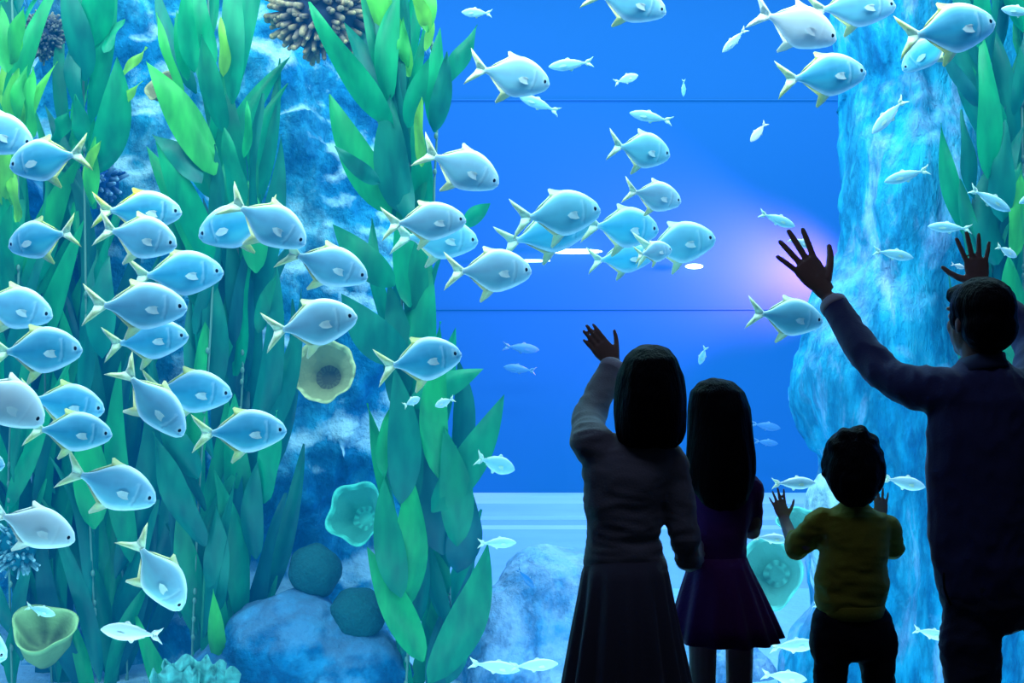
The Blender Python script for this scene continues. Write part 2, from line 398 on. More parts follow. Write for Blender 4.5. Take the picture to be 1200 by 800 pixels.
kelp('tall kelp strand rising just right of the grey bushy coral', [(118, 850), (105, 600), (100, 300), (96, -60)], 6.4,
     [((100, 95), (70, -25), 40, G+D_), ((108, 55), (113, -70), 42, G), ((122, 62), (146, 22), 15, G), ((112, 205), (137, 66), 44, G), ((94, 135), (84, 38), 24, D_), ((135, 95), (172, 55), 12, L_), ((96, 170), (88, 110), 22, G),
      ((108, 240), (112, 160), 22, L_), ((100, 215), (118, 165), 16, L_), ((140, 130), (168, 95), 12, L_), ((120, 420), (128, 300), 40, G), ((110, 620), (98, 480), 44, G)],
     dict(step=34, ang=(2, 22), len=(80, 150), w=(18, 32), jit=14, tint=lambda y: L_+G+G if y < 260 else G+D_))
kelp('dense dark kelp strand low on the left beside the yellow vase sponge', [(150, 850), (146, 700), (128, 540), (118, 440)], 6.65, [],
     dict(step=13, ang=(2, 22), len=(110, 190), w=(28, 46), jit=28, tint=G+D_+D_))
kelp('kelp strand with a long lime blade crossing the brown tube sponge', [(222, 850), (232, 600), (250, 300), (242, -60)], 6.3,
     [((252, 205), (171, 71), 46, L_), ((214, 112), (183, 15), 15, L_), ((272, 122), (268, -60), 30, G), ((228, 85), (221, -20), 26, L_+G), ((262, 155), (236, 40), 34, G+D_), ((236, 215), (178, 157), 30, G),
      ((286, 185), (289, 118), 12, G), ((247, 310), (182, 165), 42, G), ((220, 95), (207, 12), 18, G), ((250, 80), (232, -30), 26, G), ((280, 250), (262, 150), 30, G), ((262, 90), (258, 20), 16, L_),
      ((240, 640), (180, 505), 40, G), ((232, 560), (185, 480), 36, G)],
     dict(step=32, ang=(2, 26), len=(90, 160), w=(24, 40), jit=16, tint=lambda y: G if y < 480 else G+D_))
kelp('kelp strand with dark pointed blades in front of the blue rock hollow', [(282, 850), (272, 640), (285, 420), (276, 260)], 6.45,
     [((303, 390), (324, 322), 20, G), ((325, 380), (328, 355), 10, G), ((308, 590), (325, 480), 32, G), ((245, 800), (240, 646), 36, G), ((283, 805), (315, 706), 26, G), ((232, 745), (207, 600), 38, G), ((252, 720), (254, 590), 34, G),
      ((300, 655), (302, 540), 30, D_), ((262, 800), (250, 690), 24, L_), ((300, 320), (290, 210), 36, G), ((255, 275), (262, 190), 28, G)],
     dict(step=17, ang=(2, 20), len=(110, 180), w=(28, 44), jit=16, tint=lambda y: G+D_))
kelp('tall kelp strand with big spread blades bordering the open blue water', [(474, 850), (482, 600), (470, 330), (456, -60)], 6.2,
     [((462, 150), (362, 2), 36, G), ((463, 130), (404, 27), 30, G), ((478, 150), (503, 68), 26, G), ((458, 250), (386, 110), 50, G), ((445, 215), (392, 171), 22, G), ((462, 335), (390, 263), 40, G), ((478, 425), (400, 344), 52, G+D_),
      ((478, 475), (567, 432), 36, G), ((506, 600), (591, 462), 46, G), ((450, 560), (456, 480), 18, G), ((476, 715), (482, 555), 48, G), ((496, 775), (430, 640), 42, L_[2:]+G), ((503, 800), (572, 636), 52, G), ((470, 700), (450, 560), 40, G),
      ((495, 195), (494, 114), 15, L_), ((480, 260), (478, 180), 26, G), ((545, 265), (575, 238), 22, G), ((460, 160), (430, -30), 34, G), ((455, 120), (470, -20), 34, G), ((470, 250), (458, 110), 46, G), ((480, 360), (470, 215), 46, G+D_),
      ((488, 470), (505, 300), 46, G+D_), ((465, 480), (455, 330), 42, G+D_), ((480, 600), (490, 430), 52, G+D_), ((470, 590), (462, 430), 44, D_), ((515, 560), (520, 400), 38, G+D_), ((535, 640), (520, 500), 44, G), ((480, 90), (420, -60), 36, L_+G), ((478, 80), (473, 20), 16, L_)],
     dict(step=30, ang=(2, 18), len=(90, 150), w=(28, 44), jit=14, tint=lambda y: L_+G if y < 120 else G+D_))
kelp('short kelp sprig with two tall blades at the edge of the open blue water', [(508, 300), (509, 220), (512, 130), (503, 10)], 6.25,
     [((510, 155), (516, 32), 26, G), ((508, 155), (524, 60), 26, G), ((517, 100), (560, 29), 26, G), ((500, 38), (495, -40), 22, L_), ((502, 38), (480, -20), 20, L_), ((498, 60), (504, 10), 12, L_)], None)
kelp('short dark kelp strand low down beside the pale boulder', [(520, 850), (528, 720), (520, 600), (514, 520)], 6.4,
     [((535, 670), (545, 560), 46, D_), ((525, 800), (560, 690), 40, G), ((520, 650), (500, 520), 46, D_)],
     dict(step=26, ang=(2, 14), len=(90, 150), w=(28, 42), jit=12, tint=G+D_))
kelp("tall kelp strand at the upper right above the man's raised hand", [(1165, 480), (1162, 330), (1160, 150), (1150, -40)], 6.05,
     [((1148, 125), (1102, 62), 20, D_), ((1158, 210), (1150, 40), 34, G), ((1188, 135), (1195, 52), 18, G), ((1142, 235), (1127, 128), 24, D_), ((1168, 310), (1160, 190), 44, G), ((1190, 300), (1196, 200), 26, L_+G), ((1150, 60), (1148, -40), 26, G+L_), ((1175, 260), (1178, 140), 34, D_)],
     dict(step=22, ang=(2, 20), len=(90, 150), w=(26, 42), jit=16, tint=lambda y: G+D_))
kelp('kelp strand at the far right edge beside the rock pillar', [(1196, 480), (1200, 300), (1198, 120), (1204, -40)], 6.15,
     [((1190, 250), (1196, 190), 30, L_+G), ((1187, 420), (1182, 300), 40, G)],
     dict(step=26, ang=(2, 18), len=(90, 150), w=(26, 42), jit=12, tint=G+D_))
# ------------------------------------------------------------------ corals and sponges
def lathe_cup(bm, prof, n=48, lobes=(7, .06), wav=.05, seed=0, inner=.22):
    rings = []
    for (r, z) in prof:
        ring = []
        for i in range(n):
            a = 2*math.pi*i/n
            k = 1+lobes[1]*math.sin(lobes[0]*a+seed)*min(1, r/.6)+wav*noise.noise(V((math.cos(a)*1.5+seed, math.sin(a)*1.5, z*2)))
            ring.append(bm.verts.new((r*k*math.cos(a), r*k*math.sin(a), z+.08*r*math.sin(lobes[0]*a*.5+seed*2)*min(1, r))))
        rings.append(ring)
    for a, b in zip(rings, rings[1:]):
        for i in range(n): bm.faces.new((a[i], a[(i+1) % n], b[(i+1) % n], b[i]))
    bm.faces.new(rings[0][::-1]); bm.faces.new(rings[-1])
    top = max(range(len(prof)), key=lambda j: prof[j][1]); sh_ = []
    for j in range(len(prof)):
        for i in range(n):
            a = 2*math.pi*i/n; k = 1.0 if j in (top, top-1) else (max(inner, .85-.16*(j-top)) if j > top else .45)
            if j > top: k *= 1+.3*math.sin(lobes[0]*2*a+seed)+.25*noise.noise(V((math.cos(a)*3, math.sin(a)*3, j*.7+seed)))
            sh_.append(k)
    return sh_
CUP = [(.30, -1.0), (.36, -.9), (.42, -.6), (.62, -.25), (.88, .0), (1.0, .12), (1.02, .18), (.93, .12), (.82, -.12), (.68, -.42), (.5, -.66), (.25, -.78)]
def cup(name, px, py, Y, rpx, face, mat, label, cat, prof=CUP, lobes=(7, .05), seed=0., inner=.3):
    bm = nb(); shade = lathe_cup(bm, prof, lobes=lobes, seed=seed, inner=inner)
    q = V(face).to_track_quat('Z', 'Y'); s = rpx*Y/F
    bmesh.ops.transform(bm, matrix=Matrix.Translation(at(px, py, Y)) @ q.to_matrix().to_4x4() @ Matrix.Scale(s, 4), verts=bm.verts)
    bm.normal_update(); bmesh.ops.recalc_face_normals(bm, faces=bm.faces)
    me = bpy.data.meshes.new(name); bm.to_mesh(me); bm.free()
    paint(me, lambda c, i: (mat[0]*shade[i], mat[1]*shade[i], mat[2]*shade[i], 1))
    o = obj(name, me, m_sponge, loc=at(px, py, Y)); tag(o, label, cat); return o
m_sponge = attrmat('sponge', .8, .2, bump=.6)
m_ysp = (.75, .78, .34)
m_gsp = (.12, .85, .60)
m_dk = plain('dark_green_coral', (.0, .09, .09), .9, bump=.6, scale=70, vary=.2)
m_br = attrmat('brown_coral', .8, .2)
m_pale = plain('pale_green_coral', (.20, .62, .55), .8, bump=.5, scale=20, vary=.3)
m_olive = (.50, .70, .26)
m_pl = (.18, .75, .62)
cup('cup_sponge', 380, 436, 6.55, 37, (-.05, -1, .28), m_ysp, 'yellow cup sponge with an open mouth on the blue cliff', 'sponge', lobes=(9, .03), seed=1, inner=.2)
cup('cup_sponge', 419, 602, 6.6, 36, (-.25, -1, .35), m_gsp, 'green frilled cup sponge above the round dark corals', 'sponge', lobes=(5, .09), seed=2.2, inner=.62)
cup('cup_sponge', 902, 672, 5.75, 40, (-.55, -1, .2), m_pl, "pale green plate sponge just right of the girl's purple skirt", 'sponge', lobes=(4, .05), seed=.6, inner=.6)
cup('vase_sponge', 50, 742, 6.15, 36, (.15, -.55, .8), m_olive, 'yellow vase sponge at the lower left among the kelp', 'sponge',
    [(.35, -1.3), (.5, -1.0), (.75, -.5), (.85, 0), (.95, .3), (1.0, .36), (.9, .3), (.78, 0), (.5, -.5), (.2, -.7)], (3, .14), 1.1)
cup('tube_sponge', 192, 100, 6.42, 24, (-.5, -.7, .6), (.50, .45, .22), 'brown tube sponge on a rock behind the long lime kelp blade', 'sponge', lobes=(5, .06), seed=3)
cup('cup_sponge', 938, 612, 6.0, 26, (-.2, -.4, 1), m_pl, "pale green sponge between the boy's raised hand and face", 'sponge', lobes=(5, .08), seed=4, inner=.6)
def round_coral(px, py, Y, rpx, label):
    bm = nb(); r = rpx*Y/F
    bmesh.ops.create_icosphere(bm, subdivisions=5, radius=r, matrix=Matrix.Translation(at(px, py, Y)))
    c0 = at(px, py, Y)
    for v in bm.verts:
        d = (v.co-c0).normalized()
        v.co += d*r*(.10*noise.noise(d*1.7+V((px, 0, 0)))+.035*abs(noise.noise(d*11)))
    o = obj('brain_coral', bm, m_dk, loc=c0); tag(o, label, 'coral', 'round dark corals on the cliff'); return o
round_coral(369, 669, 6.55, 31, 'upper of the two round dark green corals at the foot of the cliff')
round_coral(418, 720, 6.45, 32, 'lower of the two round dark green corals at the foot of the cliff')
def finger_coral(px, py, Y, rx, ry, n, ln, lab, c0, c1, seed, rad=.018):
    rr_ = random.Random(seed); bm = nb(); s = Y/F; cen = at(px, py, Y); cols = []
    def add(fn, ctop):
        k = len(bm.verts); fn(); bm.verts.ensure_lookup_table()
        for v in bm.verts[k:]:
            d = max(0, min(1, ((v.co-cen).length/(max(rx, ry)*s)-.75)*2.2)); cols.append((*mixc(c0, ctop, d), 1))
    add(lambda: ball(bm, cen, 1, (rx*s*.85, rx*s*.7, ry*s*.85), seg=24), c0)
    for i in range(n):
        th = rr_.uniform(0, 2*math.pi); z = rr_.uniform(-1, 1)
        d = V((math.sqrt(1-z*z)*math.cos(th), -abs(math.sqrt(1-z*z)*math.sin(th)), z))
        p = cen+V((d.x*rx*s*.8, d.y*rx*s*.65, d.z*ry*s*.8))
        e = p+d*ln*s*rr_.uniform(.6, 1.2)+V((rr_.uniform(-1, 1), 0, rr_.uniform(-1, 1)))*.02
        r_ = rad*rr_.uniform(.7, 1.2)
        add(lambda: tube(bm, [p, e], [r_, r_*.75], 7), mixc(c1, c0, rr_.uniform(0, .5)))
    me = bpy.data.meshes.new('f'); bm.to_mesh(me); bm.free(); paint(me, lambda c, i: cols[i])
    o = obj('finger_coral', me, m_br, loc=cen); tag(o, lab, 'coral'); return o
finger_coral(378, 14, 6.6, 58, 56, 210, 16, 'brown knobbly coral clump with pale tips hanging at the top of the cliff', (.03, .05, .10), (.95, .62, .26), 3, .020)
finger_coral(52, 44, 6.75, 24, 27, 230, 7, 'grey brown bushy coral ball at the top left between kelp strands', (.03, .05, .10), (.50, .38, .24), 5, .010)
finger_coral(110, 215, 6.9, 34, 24, 90, 10, 'white speckled dark blue coral left of the swimming pompanos', (.01, .07, .28), (.6, .75, .9), 8, .014)
finger_coral(20, 640, 6.2, 26, 30, 70, 9, 'dark coral with white spots under the bright fish at left', (.0, .12, .16), (.6, .85, .85), 9, .010)
# ruffled leafy coral at the bottom
bm = nb(); Y = 6.0
for k, (px, py, wv, hv, ph) in enumerate(((205, 800, 34, 34, .3), (228, 792, 40, 44, 1.2), (246, 800, 36, 42, 2.0), (215, 815, 44, 30, 3.0))):
    n = 24; prev = None
    for i in range(n+1):
        t = i/n-.5
        a = at(px+t*wv*1.4, py+30, Y+k*.05+.02*math.sin(t*14+ph))
        b = at(px+t*wv*2.0+4*math.sin(t*9+ph), py-hv*.5*(1-1.6*t*t)+5*math.sin(t*22+ph), Y+k*.05-.10+.05*math.sin(t*17+ph*2))
        mid = (a+b)/2+V((0, .03, 0))
        row = [bm.verts.new(a), bm.verts.new(mid), bm.verts.new(b)]
        if prev:
            for j in range(2): bm.faces.new((prev[j], prev[j+1], row[j+1], row[j]))
        prev = row
bmesh.ops.solidify(bm, geom=bm.faces[:], thickness=.012)
o = obj('leaf_coral', bm, m_pale, loc=at(222, 800, Y)); tag(o, 'pale green ruffled leaf coral at the bottom left edge of the picture', 'coral')
# lamp reflections in the far wall, modelled as glowing streaks
m_reflection = glowmat('white_reflection_glow', (.85, .95, 1), 6)
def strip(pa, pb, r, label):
    bm = nb(); p, q = at(*pa, 10.2), at(*pb, 10.2); ball(bm, (p+q)/2, 1, ((q-p).length/2, r, r), seg=20); o = obj('lamp_reflection', bm, m_reflection, loc=(p+q)/2); tag(o, label, 'reflection'); return o
strip((640, 295), (706, 294), .022, 'long thin white lamp reflection on the far wall behind the middle fish')
strip((803, 312), (824, 312), .022, 'short white lamp reflection on the far wall under the middle fish')
strip((600, 307), (645, 304), .012, 'dim white lamp reflection on the far wall left of the middle fish')
# ------------------------------------------------------------------ fish
fish_m = attrmat('silver_scales', .32, .5, 0, True, sheen=.7, mottle=.22, mscale=4.5, mstretch=(1, 1, 2.2))
eye_m = plain('fish_eye', (.005, .008, .02), .15, spec=.8)
TOP = [(0, .02), (.04, .095), (.10, .15), (.2, .215), (.33, .268), (.48, .29), (.60, .262), (.74, .18), (.87, .085), (1, .034)]
BOT = [(0, .025), (.04, .085), (.10, .125), (.2, .175), (.33, .225), (.48, .262), (.60, .25), (.74, .172), (.87, .08), (1, .034)]
HW = [(0, .012), (.05, .045), (.15, .075), (.35, .098), (.5, .098), (.7, .066), (.88, .03), (1, .016)]
STOP = [(0, .012), (.05, .045), (.15, .085), (.35, .122), (.55, .115), (.75, .075), (.9, .035), (1, .02)]
SBOT = [(0, .012), (.05, .04), (.15, .08), (.35, .118), (.55, .11), (.75, .07), (.9, .03), (1, .02)]
SHW = [(0, .01), (.1, .045), (.35, .07), (.6, .06), (.85, .025), (1, .012)]
def fish_mesh(name, top, bot, hw, tail, fins, pale):
    bm = nb(); cols = []; n = 36; ns = 46
    # colours: back, flank stripe, belly, pale edge with rim light painted in
    rings = []
    for i in range(ns+1):
        t = (i/ns)**1.15 if i < ns else 1.0
        T, B, W = smoothtab(top, t), smoothtab(bot, t), smoothtab(hw, t)
        ring = []
        for k in range(n):
            a = 2*math.pi*k/n; ca, sa = math.cos(a), math.sin(a)
            z = (T if sa > 0 else B)*math.copysign(abs(sa)**.9, sa); y = W*math.copysign(abs(ca)**1.15, ca)
            ring.append(bm.verts.new((.5-t, y, z)))
            s = sa
            back = (.15, .48, .66); stripe = (.01, .34, .55); belly = (.12, .60, .72); edge = (1, 1, 1)
            if pale: back = (.42, .72, .85); stripe = (.30, .66, .76); belly = (.55, .86, .92)
            c = mixc(stripe, back, (s+.05)*2.2) if s > -.05 else mixc(stripe, belly, (-.05-s)*2.4)
            e = max(0, (abs(s)-.74)/.2)
            c = mixc(c, edge, e**.8)
            if t < .3: c = mixc(c, (.62, .84, .92), (.3-t)*1.6)
            if t < .02: c = mixc(c, edge, .7)
            if t > .9: c = mixc(c, (.85, .95, .9), (t-.9)*6)
            if not pale:
                g_ = .225+.05*s*s-.02*s
                if abs(t-g_) < .012 and -.75 < s < .6: c = mixc(c, (.05, .26, .42), .75)
                elif 0 < t-g_ < .05 and abs(s) < .6: c = mixc(c, (.8, .95, 1), .35)
                if t > .3 and abs(s-(.42-.42*min(1, (t-.3)/.35))) < .07: c = mixc(c, (.04, .30, .48), .45)
                if t < .075 and abs(s+.30) < .14: c = mixc(c, (.05, .25, .4), .7)
                if abs(t-.085) < .035 and abs(s-.22) < .3: c = mixc(c, (.75, .95, 1), .5)
            cols.append((*c, 1))
        rings.append(ring)
    for a, b in zip(rings, rings[1:]):
        for k in range(n): bm.faces.new((a[k], b[k], b[(k+1) % n], a[(k+1) % n]))
    bm.faces.new(rings[0]); bm.faces.new(rings[-1][::-1])
    def fin(outline, th, colf, lift=0):
        """outline: list of (x, z) closed polygon; a thin double skin"""
        m = len(outline); cx = sum(p[0] for p in outline)/m; cz = sum(p[1] for p in outline)/m
        A = [bm.verts.new((x, 0, z)) for x, z in outline]; 
        for x, z in outline: cols.append((*colf(x, z), 1))
        f = bm.verts.new((cx, th, cz)); g = bm.verts.new((cx, -th, cz)); cols.append((*colf(cx, cz), 1)); cols.append((*colf(cx, cz), 1))
        for i in range(m):
            bm.faces.new((A[i], A[(i+1) % m], f)); bm.faces.new((A[(i+1) % m], A[i], g))
    yel, wht = (.95, .82, .0), (.85, .97, .55)
    L, S = tail
    def tc(x, z): return mixc(wht, yel if not pale else wht, abs(z)/S*1.6)
    for sg in (1, -1):
        fin([(-.46, 0), (-.47, sg*.035), (-.52, sg*.07), (-.5-L*.55, sg*S*.66), (-.5-L*.95, sg*S*.97), (-.5-L, sg*S), (-.5-L*.86, sg*S*.66), (-.5-L*.55, sg*S*.22), (-.5-L*.46, 0)], .010, tc)
    def fc(x0, x1):
        return lambda x, z: mixc(wht, yel if not pale else wht, (x0-x)/(x0-x1)*2.2)
    if fins:
        fin([(.06, .27), (.0, .285), (-.10, .30), (-.19, .325), (-.215, .31), (-.18, .26), (-.23, .215), (-.36, .125), (-.43, .06), (-.3, .10), (-.08, .22)], .010, fc(.05, -.12))
        fin([(-.02, -.25), (-.06, -.275), (-.13, -.335), (-.235, -.40), (-.255, -.375), (-.195, -.31), (-.19, -.235), (-.30, -.15), (-.42, -.055), (-.3, -.09), (-.1, -.2)], .010, fc(-.02, -.20))
        fin([(.17, -.19), (.10, -.22), (.05, -.25), (.06, -.22), (.12, -.19)], .008, lambda x, z: wht)
    else:
        fin([(.1, .1), (.02, .15), (-.03, .155), (-.02, .12), (-.2, .1), (-.38, .05), (-.3, .03), (-.05, .08)], .006, lambda x, z: wht)
        fin([(-.02, -.1), (-.08, -.145), (-.12, -.14), (-.12, -.11), (-.36, -.05), (-.3, -.03), (-.1, -.08)], .006, lambda x, z: wht)
    # pectoral fins lying back on the flanks
    for sg in (1, -1):
        w0 = .098 if fins else .07; k = 1 if fins else .6
        P = [(.23, -.04), (.19, -.005), (.13, .012), (.06, .005), (.01, -.03), (.05, -.07), (.12, -.085), (.19, -.075)]
        vs = []
        for x, z in P:
            vs.append(bm.verts.new((x, sg*(w0*(.90 if x > .15 else 1.22)), z*k))); cols.append((.95, 1, .9, 1) if fins else (*wht, 1))
        bm.faces.new(vs if sg < 0 else vs[::-1])
    me = bpy.data.meshes.new(name); bm.normal_update(); bm.to_mesh(me); bm.free()
    paint(me, lambda c, i: cols[i])
    return me
ME_P = fish_mesh('pompano', TOP, BOT, HW, (.27, .25), True, False)
ME_S = fish_mesh('slender_fish', STOP, SBOT, SHW, (.2, .12), False, True)
for me_ in (ME_P, ME_S):
    me_.materials.append(fish_m)
    for p in me_.polygons: p.use_smooth = True
bm = nb(); ball(bm, (0, 0, 0), 1, (.026, .010, .026), seg=14); ME_E = bpy.data.meshes.new('eye'); bm.to_mesh(ME_E); bm.free(); ME_E.materials.append(eye_m)
for p in ME_E.polygons: p.use_smooth = True
def fish(kind, nose, ped, Y, label, tint=(1, 1, 1, 0), h=1.0, yaw=0., eyes=True):
    me = ME_P if kind == 'pompano' else ME_S
    a = at(*nose, Y); b = at(*ped, Y)
    ap = (a-b).length
    d = (a-b).normalized()
    # a little heading towards or away from the glass; length grows so that the same span shows
    d = (d*math.cos(yaw)+V((0, 1, 0))*math.sin(yaw)); Ln = ap/max(.3, math.cos(yaw))
    up = V((0, 0, 1)); up = up-d*up.dot(d)
    if up.length < .2: up = V((1, 0, 0))-d*d.x
    up.normalize(); y = up.cross(d)
    m = Matrix((d, y, up)).transposed().to_4x4()
    o = bpy.data.objects.new(kind, me); COL.objects.link(o)
    o.matrix_world = Matrix.Translation((a+b)/2) @ m @ Matrix.Diagonal((Ln, ap*1.0, ap*h*(1.16 if kind == 'pompano' else 1), 1))
    o.color = tint
    tag(o, label, 'fish', 'pompanos in the tank' if kind == 'pompano' else 'slender fish in the tank')
    if eyes and kind == 'pompano':
        for sg in (1, -1):
            e = bpy.data.objects.new('eye', ME_E); COL.objects.link(e); e.parent = o
            e.location = (.415, sg*.052, .022)
    return o
P = 'pompano'; S = 'slender_fish'
WH = (.95, 1, 1, .75); LT = (.70, .95, 1, .35); LV = (.48, .80, 1, .28); BL = (.05, .48, .75, .25); NO = (1, 1, 1, 0); DK = (.04, .42, .60, .45); FA = (.12, .22, .42, .9); CY = (.25, .75, .85, .45)
# (nose, tail joint, distance, label, tint, height, yaw)
for a in [
 ((37, 170), (-38, 145), 5.5, 'pompano cut by the left edge, topmost of the left group', LV, 1.0, .1),
 ((10, 195), (87, 182), 5.3, 'bluish pompano facing left under the topmost fish at the left edge', BL, 1.0, .1),
 ((8, 289), (76, 274), 5.35, 'pompano facing left near the left edge, halfway up the kelp', BL, 1.02, .15),
 ((212, 249), (131, 247), 5.7, 'uppermost pompano of the stacked column of fish beside the left kelp', NO, .92, .1),
 ((208, 288), (131, 270), 5.25, 'pale violet pompano second from the top of the stacked column at left', LV, 1.0, -.1),
 ((261, 319), (174, 323), 5.55, 'blue pompano at the right of the stacked column, nose in front of the green kelp', BL, .95, .1),
 ((218, 361), (124, 358), 5.1, 'bright pompano with forked tail, largest in the middle of the stacked column', LV, .92, .1),
 ((222, 394), (140, 402), 5.45, 'blue pompano tucked right below the bright one in the stacked column', BL, .9, -.1),
 ((60, 371), (-18, 352), 5.6, 'pompano entering from the left edge above the larger blue one', LV, .98, .1),
 ((95, 410), (10, 412), 5.2, 'blue pompano over the one cut by the left edge, tail near the border', BL, 1.0, .1),
 ((49, 496), (-26, 450), 4.9, 'bright white pompano leaning nose down at the left edge', WH, 1.0, .1),
 ((121, 481), (44, 467), 5.6, 'blue pompano half hidden behind another, right of the white one at the left edge', BL, .95, .1),
 ((130, 510), (51, 503), 5.15, 'blue pompano lowest of the pair right of the white one at the left edge', BL, .92, .1),
 ((213, 511), (156, 443), 5.0, 'pale pompano diving steeply beside another in the left middle', LV, .82, .1),
 ((271, 463), (188, 456), 5.5, 'blue pompano just right of the steeply diving one in the left middle', BL, .95, .1),
 ((335, 505), (249, 507), 5.2, 'pompano swimming alone left of the blue cliff below the yellow cup sponge', BL, .92, .1),
 ((181, 588), (97, 556), 5.2, 'pompano with long curved tail above the dark kelp, lower left', LV, .95, .1),
 ((86, 634), (6, 604), 4.9, 'bright white pompano heading down near the lower left edge', WH, .9, .1),
 ((210, 716), (168, 642), 4.95, 'white pompano diving steeply at the lower left with spread tail', LT, .88, .15),
 ((232, 277), (310, 256), 5.6, 'pompano facing left, overlapped by a right facing one above the blue hollow', BL, 1.0, .1),
 ((357, 286), (284, 244), 5.15, 'violet grey pompano overlapping the left facing one above the blue hollow', LV, .95, .1),
 ((430, 326), (350, 300), 5.2, 'pompano above the yellow cup sponge, second one up', LV, .9, .1),
 ((419, 371), (331, 386), 5.0, 'pale pompano right above the yellow cup sponge', LT, .95, -.1),
 ((541, 415), (461, 428), 5.2, 'blue pompano in front of the tall kelp bordering open water', BL, .98, -.1),
 ((584, 216), (510, 184), 5.2, 'pale pompano nose out over open water at the top of the tall kelp', LT, .95, .1),
 ((546, 258), (468, 262), 5.15, 'upper fish of the overlapping pair in front of the tall kelp', LT, .9, .1),
 ((560, 283), (480, 278), 5.5, 'lower fish of the overlapping pair in front of the tall kelp', CY, .95, .1),
 ((623, 318), (542, 318), 5.1, 'pompano right of the tall kelp with white side fin, below the overlapping pair', LT, .98, .1),
 ((644, 99), (568, 83), 5.3, 'pompano in open blue water at the top, left of centre', LT, .98, .1),
 ((704, 246), (621, 255), 5.2, 'upper front fish of a pair in open water above the waving woman', CY, 1.0, .1),
 ((694, 262), (606, 282), 5.7, 'fish behind the front one of a pair in open water above the waving woman', DK, .85, .1),
 ((786, 181), (727, 173), 5.3, 'cyan pompano below a slender fish, high in open water at centre', CY, 1.12, .25),
 ((799, 236), (744, 226), 5.4, 'small pale pompano above the tight cluster in open water', LT, 1.0, .25),
 ((772, 270), (700, 265), 5.7, 'teal pompano at the left rear of the tight cluster in open water', DK, 1.05, .1),
 ((766, 300), (704, 305), 6.0, 'faint teal pompano lowest in the tight cluster in open water', DK, .9, .2),
 ((788, 292), (752, 298), 5.3, 'smallest pale pompano in front of the tight cluster in open water', LT, 1.05, .3),
 ((838, 280), (764, 290), 5.5, 'rightmost pompano of the tight cluster in open water', CY, 1.02, -.1),
 ((781, 14), (704, -4), 5.2, 'pompano cut by the top edge above open water', LV, .9, .1),
 ((981, 46), (900, 20), 5.0, 'bright white pompano at the top, nearest the rock pillar', WH, .95, .1),
 ((1051, 6), (964, 12), 5.3, 'pompano cut by the top edge just above the bright white one', LV, .85, .1),
 ((1016, 84), (931, 93), 5.2, 'cyan pompano right below the bright white one at the top', BL, .92, .1),
 ((1168, 26), (1074, 42), 5.0, 'large blue pompano at the upper right in front of the rock pillar', BL, .95, .1),
 ((1061, 81), (1108, 44), 5.6, 'faint pompano facing left behind the large blue one at the upper right', DK, .9, .3),
 ((965, 377), (893, 368), 4.75, "pompano just below the man's outstretched left hand", CY, .95, .1),
 ((6, 772), (-62, 735), 5.2, 'pompano nose peeking in at the bottom of the left edge', LV, .95, .1),
 ((4, 545), (-70, 540), 5.3, 'pompano nose peeking in at the left edge above the white fish', BL, .9, .1),
]:
    fish(P, a[0], a[1], a[2], *a[3:])
